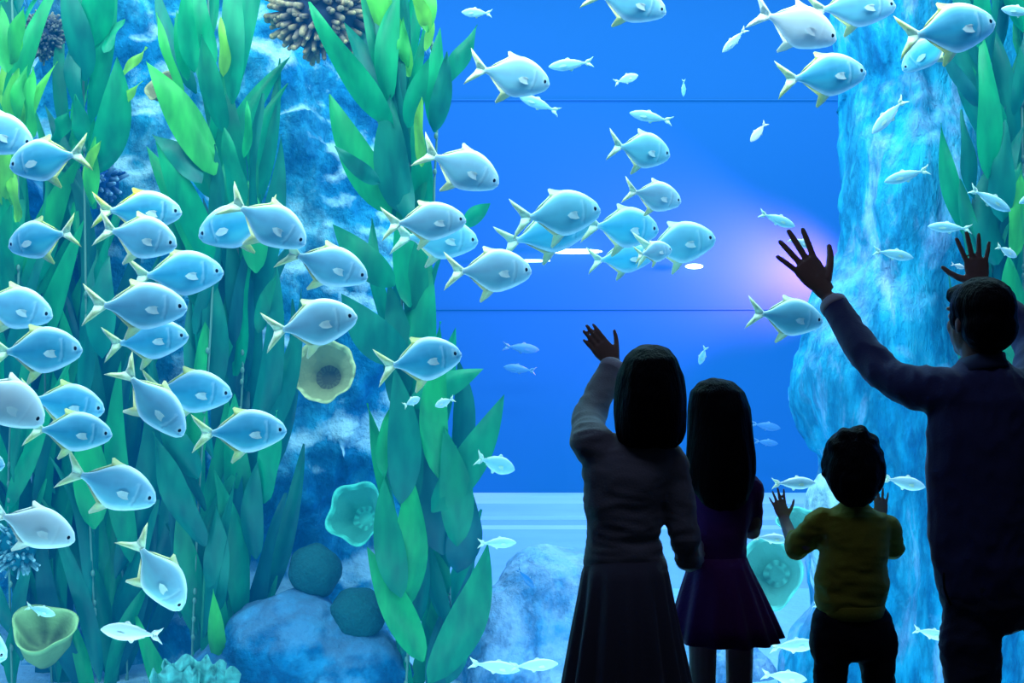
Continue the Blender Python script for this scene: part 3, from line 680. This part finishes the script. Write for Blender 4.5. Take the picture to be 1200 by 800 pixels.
for a in [
 ((117, 738), (180, 743), 5.0, 'narrow white fish facing left near the bottom left with yellow tail', WH, 1.35, .1),
 ((541, 14), (571, 16), 5.6, 'small slender fish facing left at the top beside the kelp sprig', CY, 1.5, .1),
 ((643, 78), (687, 74), 5.6, 'slender fish facing left beside the pompano high in open water', CY, 1.25, .1),
 ((608, 112), (648, 129), 5.7, 'slender fish half hidden under the pompano high in open water', CY, 1.2, .1),
 ((738, 132), (780, 141), 5.5, 'slender fish over the back of the cyan pompano at centre', CY, 1.2, .1),
 ((748, 88), (724, 96), 6.2, 'tiny fish facing right in open water at the top centre', LV, 1.7, .1),
 ((801, 113), (801, 96), 7.2, 'tiny faint fish pointing down in open water', DK, 1.2, .1),
 ((880, 166), (895, 147), 6.6, 'tiny pinkish fish pointing down in open water right of centre', (.9, .6, .85, .6), 1.6, .1),
 ((847, 61), (870, 38), 5.5, 'slender fish nose down under the tail of the bright white pompano', LT, 1.2, .1),
 ((1023, 156), (1054, 122), 5.6, 'slender fish slanting nose down before the rock pillar', LV, 1.25, .1),
 ((1037, 213), (1080, 201), 5.4, 'slender fish facing left before the rock pillar, below the slanting one', CY, 1.25, .1),
 ((1185, 247), (1143, 225), 5.4, 'slender fish facing right before the right kelp strand', CY, 1.25, .1),
 ((1195, 238), (1225, 222), 5.3, 'slender fish cut by the right edge beside the kelp', CY, 1.3, .1),
 ((1088, 265), (1130, 268), 5.5, "slender fish facing left above the man's head", CY, 1.2, .1),
 ((1071, 302), (1030, 295), 5.5, "slender fish facing right between the man's two hands", CY, 1.2, .1),
 ((1192, 301), (1171, 290), 5.5, "short fish beside the man's raised right hand", LT, 1.7, .1),
 ((932, 265), (896, 252), 5.5, "slender fish just above the man's outstretched hand", CY, 1.3, .1),
 ((1131, 314), (1117, 310), 5.0, "white small fish seen between the man's fingers", WH, 1.6, .1),
 ((953, 289), (928, 281), 5.4, "slender fish behind the fingers of the man's outstretched hand", LT, 1.4, .1),
 ((603, 551), (565, 538), 5.6, 'oval fish in open water right of the tall kelp, low down', CY, 2.1, .1),
 ((605, 636), (567, 636), 5.7, 'slender fish crossing the tip of the lowest kelp blade', LT, 1.35, .1),
 ((609, 786), (559, 777), 5.5, 'slender fish at the bottom, left one of the pair by the pale boulder', LT, 1.2, .1),
 ((654, 778), (606, 780), 5.4, 'slender fish at the bottom, right one of the pair by the pale boulder', LT, 1.2, .1),
 ((626, 689), (609, 669), 5.9, 'dark blue small fish before the pale boulder', (.0, .16, .45, .95), 1.3, .1),
 ((492, 466), (476, 474), 5.6, 'small oval fish left one of two under the blue pompano by the kelp', LT, 2.2, .1),
 ((510, 476), (529, 468), 5.6, 'small oval fish right one of two under the blue pompano by the kelp', LT, 2.0, .1),
 ((956, 566), (912, 566), 4.9, "slender fish beside the boy's raised left hand", LT, 1.35, .1),
 ((1085, 571), (1041, 561), 5.2, 'slender fish between the boy and the man at head height', LT, 1.4, .1),
 ((925, 633), (889, 629), 5.0, "slender fish at the boy's left elbow", LT, 1.3, .1),
 ((958, 755), (910, 757), 5.0, "slender fish swimming behind the boy's dark trousers", LT, 1.35, .1),
 ((946, 797), (900, 790), 5.2, 'slender fish at the bottom edge left of the boy', LT, 1.3, .1),
 ((1112, 748), (1076, 738), 5.1, "slender fish disappearing behind the man's leg", LT, 1.3, .1),
 ((982, 716), (957, 709), 5.1, "slender fish whose tail shows left of the boy's waist", LT, 1.3, .1),
 ((820, 427), (826, 409), 5.8, "teal fish pointing down above the girl's head", DK, 1.7, .1),
 ((64, 721), (36, 711), 5.4, 'small violet fish above the yellow vase sponge', LV, 1.6, .1),
 ((1174, 10), (1208, 16), 5.2, 'slender fish facing left at the top right corner', CY, 1.5, .1),
 ((632, 410), (596, 406), 9.7, 'faint distant fish, upper of those left of the waving hand', FA, 1.3, .1),
 ((590, 430), (622, 434), 9.7, 'faint distant fish, lower of those left of the waving hand', FA, 1.3, .1),
 ((912, 520), (888, 517), 9.7, 'faint distant fish left of the rock pillar near the boy', FA, 1.3, .1),
 ((915, 502), (885, 497), 9.7, 'faint distant fish right of the girl, upper one', FA, 1.3, .1),
]:
    fish(S, a[0], a[1], a[2], *a[3:])
# ------------------------------------------------------------------ people
skin_m = plain('skin', (.42, .27, .20), .5, bump=.05, scale=80)
skin_b = plain('child_skin', (.48, .32, .25), .5)
hair_m = plain('black_hair', (.004, .004, .006), .6, bump=.5, scale=30, stretch=(5, 5, .6), spec=.15)
eyew = plain('person_eye', (.5, .5, .5), .2)
m_sw_w = plain('grey_knit', (.34, .36, .38), .85, bump=.12, scale=160, sheen=.3)
m_cuff = plain('pale_cuff', (.9, .92, .95), .8, bump=.2, scale=160)
m_skirt = plain('charcoal_cloth', (.12, .13, .17), .8, bump=.12, scale=120, sheen=.2)
m_dress = plain('purple_cloth', (.16, .02, .22), .75, bump=.15, scale=120, sheen=.25)
m_yel = plain('mustard_knit', (.42, .42, .03), .85, bump=.12, scale=160, sheen=.2)
m_blk = plain('black_trouser_cloth', (.012, .012, .016), .85, bump=.15, scale=120)
m_navy = plain('navy_knit', (.06, .075, .22), .85, bump=.12, scale=160, sheen=.35)
m_jean = plain('dark_blue_denim', (.045, .065, .13), .8, bump=.25, scale=200, sheen=.2)
m_shoe = plain('dark_shoe', (.02, .02, .022), .5)
def rotz(a): return Matrix.Rotation(a, 3, 'Z')
def ell(bm, c, rx, ry, rz, rot=None, seg=18): ball(bm, c, 1, (rx, ry, rz), rot, seg)
def torso(bm, rows, n=24):
    """rows: (x, y, z, rx, ry)"""
    loft(bm, [(V((x, y, z)), V((rx, 0, 0)), V((0, ry, 0))) for x, y, z, rx, ry in rows], n)
    for r in (rows[0], rows[-1]):
        ell(bm, (r[0], r[1], r[2]), r[3], r[4], min(r[3], r[4])*.5)
def head(bm, c, s, yaw, tilt=0.):
    """head about c, facing +Y before the yaw; s = head height / 0.23"""
    rot = rotz(yaw) @ Matrix.Rotation(tilt, 3, 'X')
    def p(x, y, z): return V(c)+rot @ V((x*s, y*s, z*s))
    ell(bm, p(0, -.012, .035), .076*s, .094*s, .085*s, rot)
    ell(bm, p(0, .025, -.03), .064*s, .072*s, .085*s, rot)
    ell(bm, p(0, .055, -.085), .036*s, .032*s, .028*s, rot)
    for sg in (1, -1):
        ell(bm, p(sg*.034, .062, -.02), .024*s, .026*s, .03*s, rot)
        ell(bm, p(sg*.074, -.005, -.01), .009*s, .017*s, .029*s, rot @ Matrix.Rotation(sg*.35, 3, 'Z'))
        ell(bm, p(sg*.03, .078, .035), .026*s, .014*s, .010*s, rot)
    tube(bm, [p(0, .092, .025), p(0, .103, -.005), p(0, .112, -.022)], [.008*s, .011*s, .014*s], 8)
    ell(bm, p(0, .094, -.055), .024*s, .011*s, .006*s, rot); ell(bm, p(0, .091, -.067), .020*s, .011*s, .007*s, rot)
    return [p(sg*.031, .082, .012) for sg in (1, -1)]
def hand(bm, wrist, d, nrm, size=1., spread=.16, thumb=1, curl=.18, fingers=None, tsp=.9):
    """palm lies along d from the wrist; nrm points out of the BACK of the hand; thumb on side +/-(d x nrm)"""
    d = V(d).normalized(); nrm = V(nrm); nrm = (nrm-d*nrm.dot(d)).normalized(); sd = d.cross(nrm)*thumb
    w = V(wrist); s = size
    rings = []
    for t, hw, hh in ((-.015, .026, .019), (.012, .031, .018), (.04, .040, .0165), (.07, .043, .0145), (.092, .041, .0125)):
        rings.append((w+d*t*s, sd*hw*s, nrm*hh*s))
    loft(bm, rings, 16)
    base = [(.031, .095, .074, .0088), (.0105, .100, .084, .0092), (-.0105, .097, .077, .0088), (-.031, .088, .060, .0078)]
    for k, (o, st, L, r) in enumerate(base):
        if fingers: L *= fingers[k]
        a = (1.5-k)*spread
        fd = (d*math.cos(a)+sd*math.sin(a)).normalized()
        p = w+d*(st-.012)*s+sd*o*s
        pts = [p]; seg = (L*.46+.012, L*.31, L*.23); c = curl*.3
        for j, sl in enumerate(seg):
            dd = (fd*math.cos(c)-nrm*math.sin(c)); p = p+dd*sl*s; pts.append(p); c += curl*(1+.4*(k == 3))
        tube(bm, pts, [r*s*1.06, r*s, r*s*.94, r*s*.78], 10)
    p = w+d*.018*s+sd*.024*s
    td = (d*math.cos(tsp)+sd*math.sin(tsp)-nrm*.18).normalized(); td2 = (d*math.cos(tsp*.62)+sd*math.sin(tsp*.62)-nrm*.2).normalized()
    a = p+td*.045*s; b = a+(td*.5+td2*.5)*.033*s; c_ = b+td2*.026*s
    tube(bm, [p, a, b, c_], [.0165*s, .0115*s, .0100*s, .0078*s], 10)
def wrinkles(me, amp, freq, dirs=(1, 1, 1), zones=(), seed=0.):
    """soft folds: stretched noise, stronger inside zones (centre, radius, extra)"""
    def f(c, n):
        k = 1.
        for (z, r, e) in zones:
            dd = (c-V(z)).length/r
            if dd < 1: k += e*(1-dd)
        q = V((c.x*dirs[0], c.y*dirs[1], c.z*dirs[2]))*freq+V((seed, seed*1.7, 0))
        return amp*k*(noise.noise(q)+.5*(.5-abs(noise.noise(q*1.9+V((4, 2, 1))))*2))
    return push(me, f)
def cuff(name, p, d, r, L, mat, root):
    bm = nb(); d = V(d).normalized(); u, v = frame(d); p = V(p)
    loft(bm, [(p-d*L/2, u*r*.98, v*r*.98), (p-d*L*.3, u*r*1.06, v*r*1.06), (p+d*L*.3, u*r*1.06, v*r*1.06), (p+d*L/2, u*r*.96, v*r*.96)], 20)
    return obj(name, bm, mat, root)
def shoe(root, x, y, L=.25, yaw=0., mat=None):
    bm = nb(); q = rotz(yaw)
    for (yy, zz, rx, ry, rz) in ((-.28, .045, .036, .06, .045), (0, .045, .042, .12, .04), (.28, .035, .044, .10, .033)):
        c = V((x, y, 0))+q @ V((0, yy*L, 0)); ell(bm, (c.x, c.y, zz), rx*L/.25, ry*L/.25, rz, q)
    me = fuse(bm, .008, 3)
    for v in me.vertices: v.co.z = max(v.co.z, .003)
    o = obj('shoe', me, mat or m_shoe, root); return o
def skull_hair(me_fn, voxel): return fuse(me_fn, voxel, 3)
def person(label, loc):
    r = empty('person', loc); tag(r, label, 'person', 'family at the tank window'); return r
def add_eyes(root, es, r):
    for e in es:
        bm = nb(); ball(bm, e, r, seg=12); obj('eye', bm, eyew, root)
def cloth(name, bm, voxel, mat, root, amp=.006, freq=9, dirs=(1, 1, 1), zones=(), smooth=5, seed=0.):
    me = fuse(bm, voxel, smooth); wrinkles(me, amp, freq, dirs, zones, seed); return obj(name, me, mat, root)
def pleated(rows, n, k, amp, ph=0., irr=.35):
    """open skirt: rows (x, y, z, rx, ry, pleat strength)"""
    bm = nb(); prev = None
    for (x, y, z, rx, ry, st) in rows:
        ring = []
        for i in range(n):
            a = 2*math.pi*i/n
            f = 1+st*amp*(math.sin(k*a+ph+irr*3*math.sin(2*a+ph))+.5*math.sin((k*.6+1)*a*1.0+ph*2))
            ring.append(bm.verts.new((x+rx*f*math.cos(a), y+ry*f*math.sin(a), z)))
        if prev:
            for i in range(n): bm.faces.new((prev[i], prev[(i+1) % n], ring[(i+1) % n], ring[i]))
        prev = ring
    bm.normal_update(); bmesh.ops.recalc_face_normals(bm, faces=bm.faces)
    bmesh.ops.solidify(bm, geom=bm.faces[:], thickness=.006)
    return bm
def row(px0, px1, py, D, ry, dy=0.):
    a, b = at(px0, py, D), at(px1, py, D); return ((a.x+b.x)/2, D+dy, a.z, (b.x-a.x)/2, ry)
def sh(rows, k=.9, m=.0):
    return [(x, y, z, rx*k-m, ry*k-m) for x, y, z, rx, ry in rows]

# ---- woman
D = 3.7
W = person('woman with a black bob, grey sweater and long charcoal skirt raising her left hand', (at(733, 900, D).x, D, 0))
tr_rows = [row(690, 784, 690, D, .115), row(684, 783, 660, D, .112), row(688, 774, 630, D, .100), row(684, 776, 590, D, .105), row(682, 790, 555, D, .110), row(690, 796, 528, D, .095, .01), row(712, 790, 512, D, .075, .015), row(735, 785, 503, D, .05, .02)]
Ls, Le, Lw = at(697, 525, D+.01), at(690, 492, D+.20), at(719, 428, D+.36)
Rs, Re, Rw = at(787, 545, D+.01), at(806, 653, D-.0), at(812, 632, D+.30)
hc = at(763, 462, D+.02)
bm = nb()
torso(bm, sh(tr_rows, .86))
tube(bm, [at(762, 525, D+.01), at(763, 480, D+.02)], [.052, .050], 16)
es = head(bm, hc, .98, .35, .08)
tube(bm, [Ls, Le, Lw], [.046, .038, .026], 14, sub=4); tube(bm, [Rs, Re, Rw], [.046, .038, .026], 14, sub=4)
ld = at(708, 388, D+.38)-at(720, 428, D+.36)
hand(bm, at(719.5, 425, D+.365), V((-.64, .1, .78)), (.1, -1, 0), .86, .03, 1, .08, None, .78)
hand(bm, Rw, (.5, .6, -.05), (-.4, .2, 1), .92, .08, 1, .3)
hipz = at(0, 690, D).z
for sx in (-1, 1):
    x = at(733, 700, D).x+sx*.055
    tube(bm, [(x, D, hipz), (x, D+.01, .46), (x, D, .08)], [.066, .052, .036], 14, sub=3)
    tube(bm, [(x, D-.03, .05), (x+sx*.02, D+.12, .035)], [.036, .03], 12)
body = fuse(bm, .0045, 3)
obj('body', body, skin_m, W); add_eyes(W, es, .013)
bm = nb(); s_ = D/F
loft(bm, [(at(762, y, D-.01+dy), V((w*s_, 0, 0)), V((0, dpt, 0))) for y, w, dpt, dy in ((404, 9, .03, .0), (409, 21, .06, .0), (420, 31, .092, 0), (440, 38.5, .112, 0), (462, 42, .118, -.005), (485, 43, .112, -.012), (505, 42, .098, -.02), (517, 38, .08, -.025), (524, 30, .06, -.03))], 28)
me = fuse(bm, .007, 4)
push(me, lambda c, n: .004*noise.noise(V((c.x*38, c.y*38, c.z*4)))+.003*noise.noise(c*14))
# the fringe opens over the face
bm = nb(); bm.from_mesh(me)
dl = [v for v in bm.verts if v.co.y > hc.y+.055 and v.co.z < hc.z+.055 and abs(v.co.x-hc.x) < .075]
bmesh.ops.delete(bm, geom=dl, context='VERTS')
obj('hair', bm, hair_m, W)
bm = nb(); torso(bm, tr_rows)
tube(bm, [Ls+V((.03, 0, -.015)), Ls+V((-.004, .0, .012)), Le, Le.lerp(Lw, .93)], [.062, .066, .056, .044], 16, sub=5); tube(bm, [Rs+V((-.05, 0, .02)), Rs, Re, Re.lerp(Rw, .8)], [.06, .056, .044, .040], 16, sub=5)
sw = cloth('sweater', bm, .008, m_sw_w, W, .0065, 6.5, (.8, 1, 2.4), [((at(700, 500, D)), .16, 1.2), (at(735, 655, D-.1), .25, .8), (Re, .15, .8)], seed=2)
cuff('cuff', Le.lerp(Lw, .93), Lw-Le, .043, .035, m_cuff, sw)
rows = []
for py, a, b, st in ((652, 688, 778, .0), (672, 682, 783, .3), (700, 678, 787, .6), (740, 671, 794, .85), (800, 661, 806, 1.), (860, 653, 816, 1.05), (915, 647, 823, 1.1)):
    r_ = row(a, b, py, D, 0); rows.append((r_[0], D, r_[2], r_[3], .11+.10*st, st))
obj('skirt', pleated(rows, 240, 15, .06, .5), m_skirt, W)
for sx in (-1, 1): shoe(W, at(733, 700, D).x+sx*.06, D+.06, .24)

# ---- girl
D = 3.95
Gx = at(846, 700, D).x
Gp = person('girl with long black hair in a purple dress standing close beside the woman', (Gx, D, 0))
tr_rows = [row(806, 880, 672, D, .085), row(810, 874, 655, D, .080), row(808, 876, 620, D, .085), row(806, 884, 585, D, .09), row(812, 882, 560, D, .075), row(828, 868, 546, D, .045, .01)]
hc = at(845, 500, D+.02)
Ls, Le, Lw = at(815, 572, D), at(824, 618, D+.12), at(838, 600, D+.24)
Rs, Re, Rw = at(877, 572, D), at(881, 622, D+.06), at(868, 600, D+.24)
bm = nb(); torso(bm, sh(tr_rows, .87)); tube(bm, [at(846, 562, D), at(845, 520, D+.02)], [.042, .042], 14)
es = head(bm, hc, .92, .45, .05)
tube(bm, [Ls, Le, Lw], [.036, .030, .021], 12, sub=4); tube(bm, [Rs, Re, Rw], [.036, .030, .021], 12, sub=4)
hand(bm, Lw, (.2, .9, .5), (-.2, -.5, 1), .78, .1, 1, .2); hand(bm, Rw, (-.2, .9, .5), (.2, -.5, 1), .78, .1, -1, .2)
for x0, x1 in ((806, 842), (850, 884)):
    xa = at((x0+x1)/2, 800, D).x; tube(bm, [(xa, D, at(0, 700, D).z), (xa, D+.01, at(0, 800, D).z), (xa, D, .33), (xa, D-.01, .07)], [.052, .044, .040, .030], 14, sub=3)
    tube(bm, [(xa, D-.03, .05), (xa, D+.1, .03)], [.030, .026], 12)
obj('body', fuse(bm, .0045, 3), skin_b, Gp); add_eyes(Gp, es, .012)
bm = nb(); s_ = D/F
loft(bm, [(at(cx, y, D-.01+dy), V((w*s_, 0, 0)), V((0, dpt, 0))) for cx, y, w, dpt, dy in ((838, 443, 8, .03, 0), (839, 448, 21, .06, 0), (841, 458, 32, .09, 0), (843, 478, 37, .105, 0), (844, 505, 39, .108, -.01), (845, 530, 40.5, .095, -.03), (846, 552, 40, .075, -.05), (847, 572, 36, .055, -.06), (848, 588, 27, .04, -.065), (850, 598, 14, .025, -.065))], 28)
me = fuse(bm, .007, 4)
push(me, lambda c, n: .005*noise.noise(V((c.x*36, c.y*36, c.z*3)))+.004*noise.noise(c*11))
bm = nb(); bm.from_mesh(me)
dl = [v for v in bm.verts if v.co.y > hc.y+.045 and v.co.z < hc.z+.05 and abs(v.co.x-hc.x) < .07]
bmesh.ops.delete(bm, geom=dl, context='VERTS'); obj('hair', bm, hair_m, Gp)
bm = nb(); torso(bm, tr_rows)
tube(bm, [Ls+V((.03, 0, 0)), Ls, Ls.lerp(Le, .8)], [.05, .05, .04], 14, sub=4); tube(bm, [Rs+V((-.03, 0, 0)), Rs, Rs.lerp(Re, .8)], [.05, .05, .04], 14, sub=4)
dr = cloth('dress_top', bm, .008, m_dress, Gp, .004, 10, (1, 1, 1.6), seed=5)
rows = []
for py, a, b, st in ((650, 810, 874, .0), (662, 807, 878, .3), (690, 799, 891, .7), (720, 791, 904, .95), (745, 785, 914, 1.1)):
    r_ = row(a, b, py, D, 0); rows.append((r_[0], D, r_[2], r_[3], .08+.09*st, st))
obj('skirt', pleated(rows, 240, 13, .05, 1.7), m_dress, Gp)
for xa in (at(826, 800, D).x, at(864, 800, D).x): shoe(Gp, xa, D+.05, .21)

# ---- boy
D = 4.0
B = person('small boy in a mustard sweater and black trousers with both palms on the glass', (at(1000, 800, D).x, D, 0))
tr_rows = [row(958, 1034, 716, D, .095), row(955, 1038, 700, D, .105), row(954, 1040, 680, D, .105), row(961, 1040, 645, D, .098), row(958, 1044, 618, D, .09), row(964, 1038, 602, D, .075), row(982, 1020, 593, D, .045, .01)]
hc = at(999, 549, D+.02)
Ls, Le, Lw = at(962, 612, D+.01), at(936, 640, D+.05), at(919, 608, D+.225)
Rs, Re, Rw = at(1038, 615, D+.01), at(1045, 640, D+.04), at(1033, 606, D+.225)
bm = nb(); torso(bm, sh(tr_rows, .86)); tube(bm, [at(1000, 605, D), at(999, 565, D+.02)], [.042, .042], 14)
es = head(bm, hc, .94, .22, 0)
tube(bm, [Ls, Le, Lw], [.033, .028, .019], 12, sub=4); tube(bm, [Rs, Re, Rw], [.033, .028, .019], 12, sub=4)
hand(bm, Lw, (-.028, .018, .1), (0, -1, .2), .60, .15, 1, .04); hand(bm, Rw, (.0, .018, .1), (0, -1, .2), .60, .17, -1, .04)
for xs in ((974, 972, 970), (1027, 1029, 1030)):
    P0, P1 = at(xs[0], 730, D), at(xs[1], 800, D)
    tube(bm, [P0, P1, (P1.x, D+.02, .30), (P1.x, D-.02, .06)], [.050, .044, .036, .028], 14, sub=3)
    tube(bm, [(P1.x, D-.03, .045), (P1.x, D+.09, .03)], [.028, .026], 12)
obj('body', fuse(bm, .004, 3), skin_b, B); add_eyes(B, es, .012)
bm = nb(); s_ = D/F
loft(bm, [(at(cx, y, D-.012+dy), V((w*s_, 0, 0)), V((0, dpt, 0))) for cx, y, w, dpt, dy in ((996, 503, 6, .02, 0), (997, 507, 17, .05, 0), (999, 516, 27, .08, 0), (1000, 530, 34, .102, 0), (1000, 545, 36.5, .108, -.01), (1001, 560, 34.5, .098, -.03), (1002, 573, 29, .075, -.045), (1002, 585, 22, .05, -.05), (1002, 592, 14, .03, -.045))], 28)
for (x, y, r) in ((990, 508, .03), (1006, 507, .034), (1018, 516, .034), (978, 520, .03), (1031, 552, .02), (968, 552, .018)):
    ell(bm, at(x, y+3, D-.03), r, r*1.5, r)
me = fuse(bm, .006, 4)
push(me, lambda c, n: .006*noise.noise(V((c.x*34, c.y*34, c.z*9)))+.003*noise.noise(c*40))
bm = nb(); bm.from_mesh(me)
dl = [v for v in bm.verts if v.co.y > hc.y+.05 and v.co.z < hc.z+.03 and abs(v.co.x-hc.x) < .07]
bmesh.ops.delete(bm, geom=dl, context='VERTS'); obj('hair', bm, hair_m, B)
bm = nb(); torso(bm, tr_rows)
tube(bm, [Ls+V((.03, 0, -.01)), Ls, Le, Le.lerp(Lw, .22)], [.048, .048, .045, .038], 14, sub=5); tube(bm, [Rs+V((-.04, 0, -.01)), Rs, Re, Re.lerp(Rw, .22)], [.046, .045, .042, .036], 14, sub=5)
sw = cloth('sweater', bm, .007, m_yel, B, .0065, 9, (.9, 1, 1.9), [(at(950, 630, D), .12, 1.0), (at(1000, 690, D-.1), .2, .6)], seed=8)
r_ = row(960, 1034, 711, D, .098)
bm = nb(); loft(bm, [(V((r_[0], D, r_[2]+dz)), V((r_[3]*k, 0, 0)), V((0, .1*k, 0))) for dz, k in ((.022, .99), (.015, 1.05), (-.02, 1.05), (-.028, .97))], 32)
obj('waistband', bm, m_yel, sw)
bm = nb()
torso(bm, [row(962, 1034, 706, D, .085), row(953, 1045, 722, D, .095), row(950, 1048, 742, D, .098), row(954, 1046, 760, D, .085)])
for xs, sg in (((976, 973, 971), -1), ((1025, 1029, 1031), 1)):
    P0, P1 = at(xs[0], 740, D), at(xs[1], 800, D)
    tube(bm, [P0, P1, (P1.x, D+.02, .3), (P1.x, D, .075)], [.070, .056, .050, .046], 16, sub=4)
    ell(bm, at(1000+sg*43, 752, D), .022, .05, .07)
cloth('trousers', bm, .007, m_blk, B, .006, 10, (1, 1, 1.8), seed=11)
for xs in (972, 1029): shoe(B, at(xs, 800, D).x, D+.05, .2)

# ---- man
D = 3.8
M = person('tall man in a navy sweater with both arms raised to the glass', (at(1150, 800, D).x, D, 0))
tr_rows = [row(1100, 1206, 690, D, .12), row(1091, 1212, 655, D, .135), row(1089, 1216, 620, D, .13), row(1088, 1222, 560, D, .128), row(1086, 1228, 505, D, .13), row(1090, 1228, 468, D, .12), row(1106, 1216, 442, D, .095, .01), row(1126, 1185, 426, D, .065, .015)]
hc = at(1146, 376, D+.02)
Ls, Le, Lw = at(1112, 462, D+.0), at(1035, 438, D+.14), at(973, 352, D+.41)
Rs, Re, Rw = at(1204, 462, D+.0), at(1213, 404, D+.22), at(1150, 338, D+.42)
bm = nb(); torso(bm, sh(tr_rows, .86)); tube(bm, [at(1152, 445, D), at(1148, 395, D+.02)], [.062, .060], 16)
es = head(bm, hc, 1.05, .30, .05)
tube(bm, [Ls, Le, Lw], [.056, .045, .031], 14, sub=4); tube(bm, [Rs, Re, Rw], [.056, .045, .031], 14, sub=4)
hand(bm, at(965, 338, D+.42), (-.030, .004, .042), (.2, -1, .1), 1.28, .2, 1, .03, None, 1.0)
hand(bm, at(1147, 335, D+.42), (-.004, .004, .05), (0, -1, .1), 1.05, .2, -1, .03, None, 1.15)
pL = [at(1142, 700, D), at(1140, 800, D+.01)]
tube(bm, [pL[0], pL[1], (pL[1].x, D+.02, .46), (pL[1].x, D-.01, .08)], [.085, .074, .055, .038], 16, sub=3)
tube(bm, [(pL[1].x, D-.04, .055), (pL[1].x, D+.13, .035)], [.04, .036], 12)
kx = at(1256, 748, D+.12)
tube(bm, [at(1188, 690, D), kx, (kx.x+.02, D+.10, .46), (kx.x+.03, D+.02, .08)], [.09, .072, .055, .038], 16, sub=3)
tube(bm, [(kx.x+.03, D-.01, .055), (kx.x+.05, D+.16, .035)], [.04, .036], 12)
obj('body', fuse(bm, .0045, 3), skin_m, M); add_eyes(M, es, .013)
bm = nb(); rz_ = rotz(.25)
def hp(x, y, z): return hc+rz_ @ V((x, y, z))
ell(bm, hp(0, -.025, .045), .096, .112, .096, rz_, 24); ell(bm, hp(0, -.055, -.015), .090, .080, .090, rz_, 20); ell(bm, hp(0, -.06, -.06), .06, .05, .05, rz_, 20)
ell(bm, hp(0, .055, .085), .07, .05, .04, rz_, 20)
for sg in (1, -1): ell(bm, hp(sg*.072, .012, .012), .016, .028, .045, rz_, 16)
me = fuse(bm, .006, 4)
push(me, lambda c, n: .004*noise.noise(V((c.x*42, c.y*42, c.z*10)))+.002*noise.noise(c*60))
obj('hair', me, hair_m, M)
bm = nb(); torso(bm, tr_rows)
tube(bm, [Ls+V((.06, 0, -.02)), Ls+V((.0, 0, .0)), Le, Le.lerp(Lw, .9)], [.085, .080, .062, .048], 18, sub=6); tube(bm, [Rs+V((-.05, 0, -.02)), Rs, Re, Re.lerp(Rw, .88)], [.085, .080, .066, .048], 18, sub=6)
sw = cloth('sweater', bm, .008, m_navy, M, .008, 7, (1.6, 1, 1.0), [(Ls, .2, 1.0), (Le, .16, 1.), (Rs, .25, 1.0), (Re, .2, 1.), (at(1150, 650, D-.1), .2, .5)], seed=14)
cuff('cuff', Le.lerp(Lw, .92), Lw-Le, .047, .035, m_cuff, sw); cuff('cuff', Re.lerp(Rw, .9), Rw-Re, .047, .03, m_cuff, sw)
bm = nb(); loft(bm, [(at(1151, 436, D+.0), V((.085, 0, .01)), V((0, .075, -.02))), (at(1150, 426, D+.012), V((.075, 0, .008)), V((0, .07, -.02))), (at(1150, 419, D+.015), V((.072, 0, .008)), V((0, .068, -.02)))], 28)
obj('collar', bm, plain('blue_shirt_collar', (.10, .16, .30), .8), sw)
bm = nb()
torso(bm, [row(1104, 1206, 655, D, .11), row(1102, 1210, 680, D, .125), row(1103, 1212, 705, D, .125), row(1106, 1200, 725, D, .10)])
tube(bm, [at(1140, 700, D), at(1138.5, 760, D), at(1139, 800, D+.01), (pL[1].x, D+.02, .46), (pL[1].x, D, .09)], [.096, .093, .088, .072, .062], 18, sub=4)
tube(bm, [at(1180, 686, D), at(1215, 706, D+.05), kx, (kx.x+.02, D+.10, .46), (kx.x+.03, D+.02, .09)], [.105, .095, .086, .07, .062], 18, sub=4)
tz = cloth('trousers', bm, .008, m_jean, M, .010, 9, (1, 1, 1.5), [(at(1180, 715, D), .16, 1.2)], seed=17)
bm = nb(); tube(bm, [at(1106, 672, D-.075), at(1107, 690, D-.078), at(1114, 708, D-.082)], .004, 8, sub=3); obj('pocket_edge', bm, m_blk, tz)
shoe(M, pL[1].x, D+.06, .27); shoe(M, kx.x+.04, D+.09, .27)
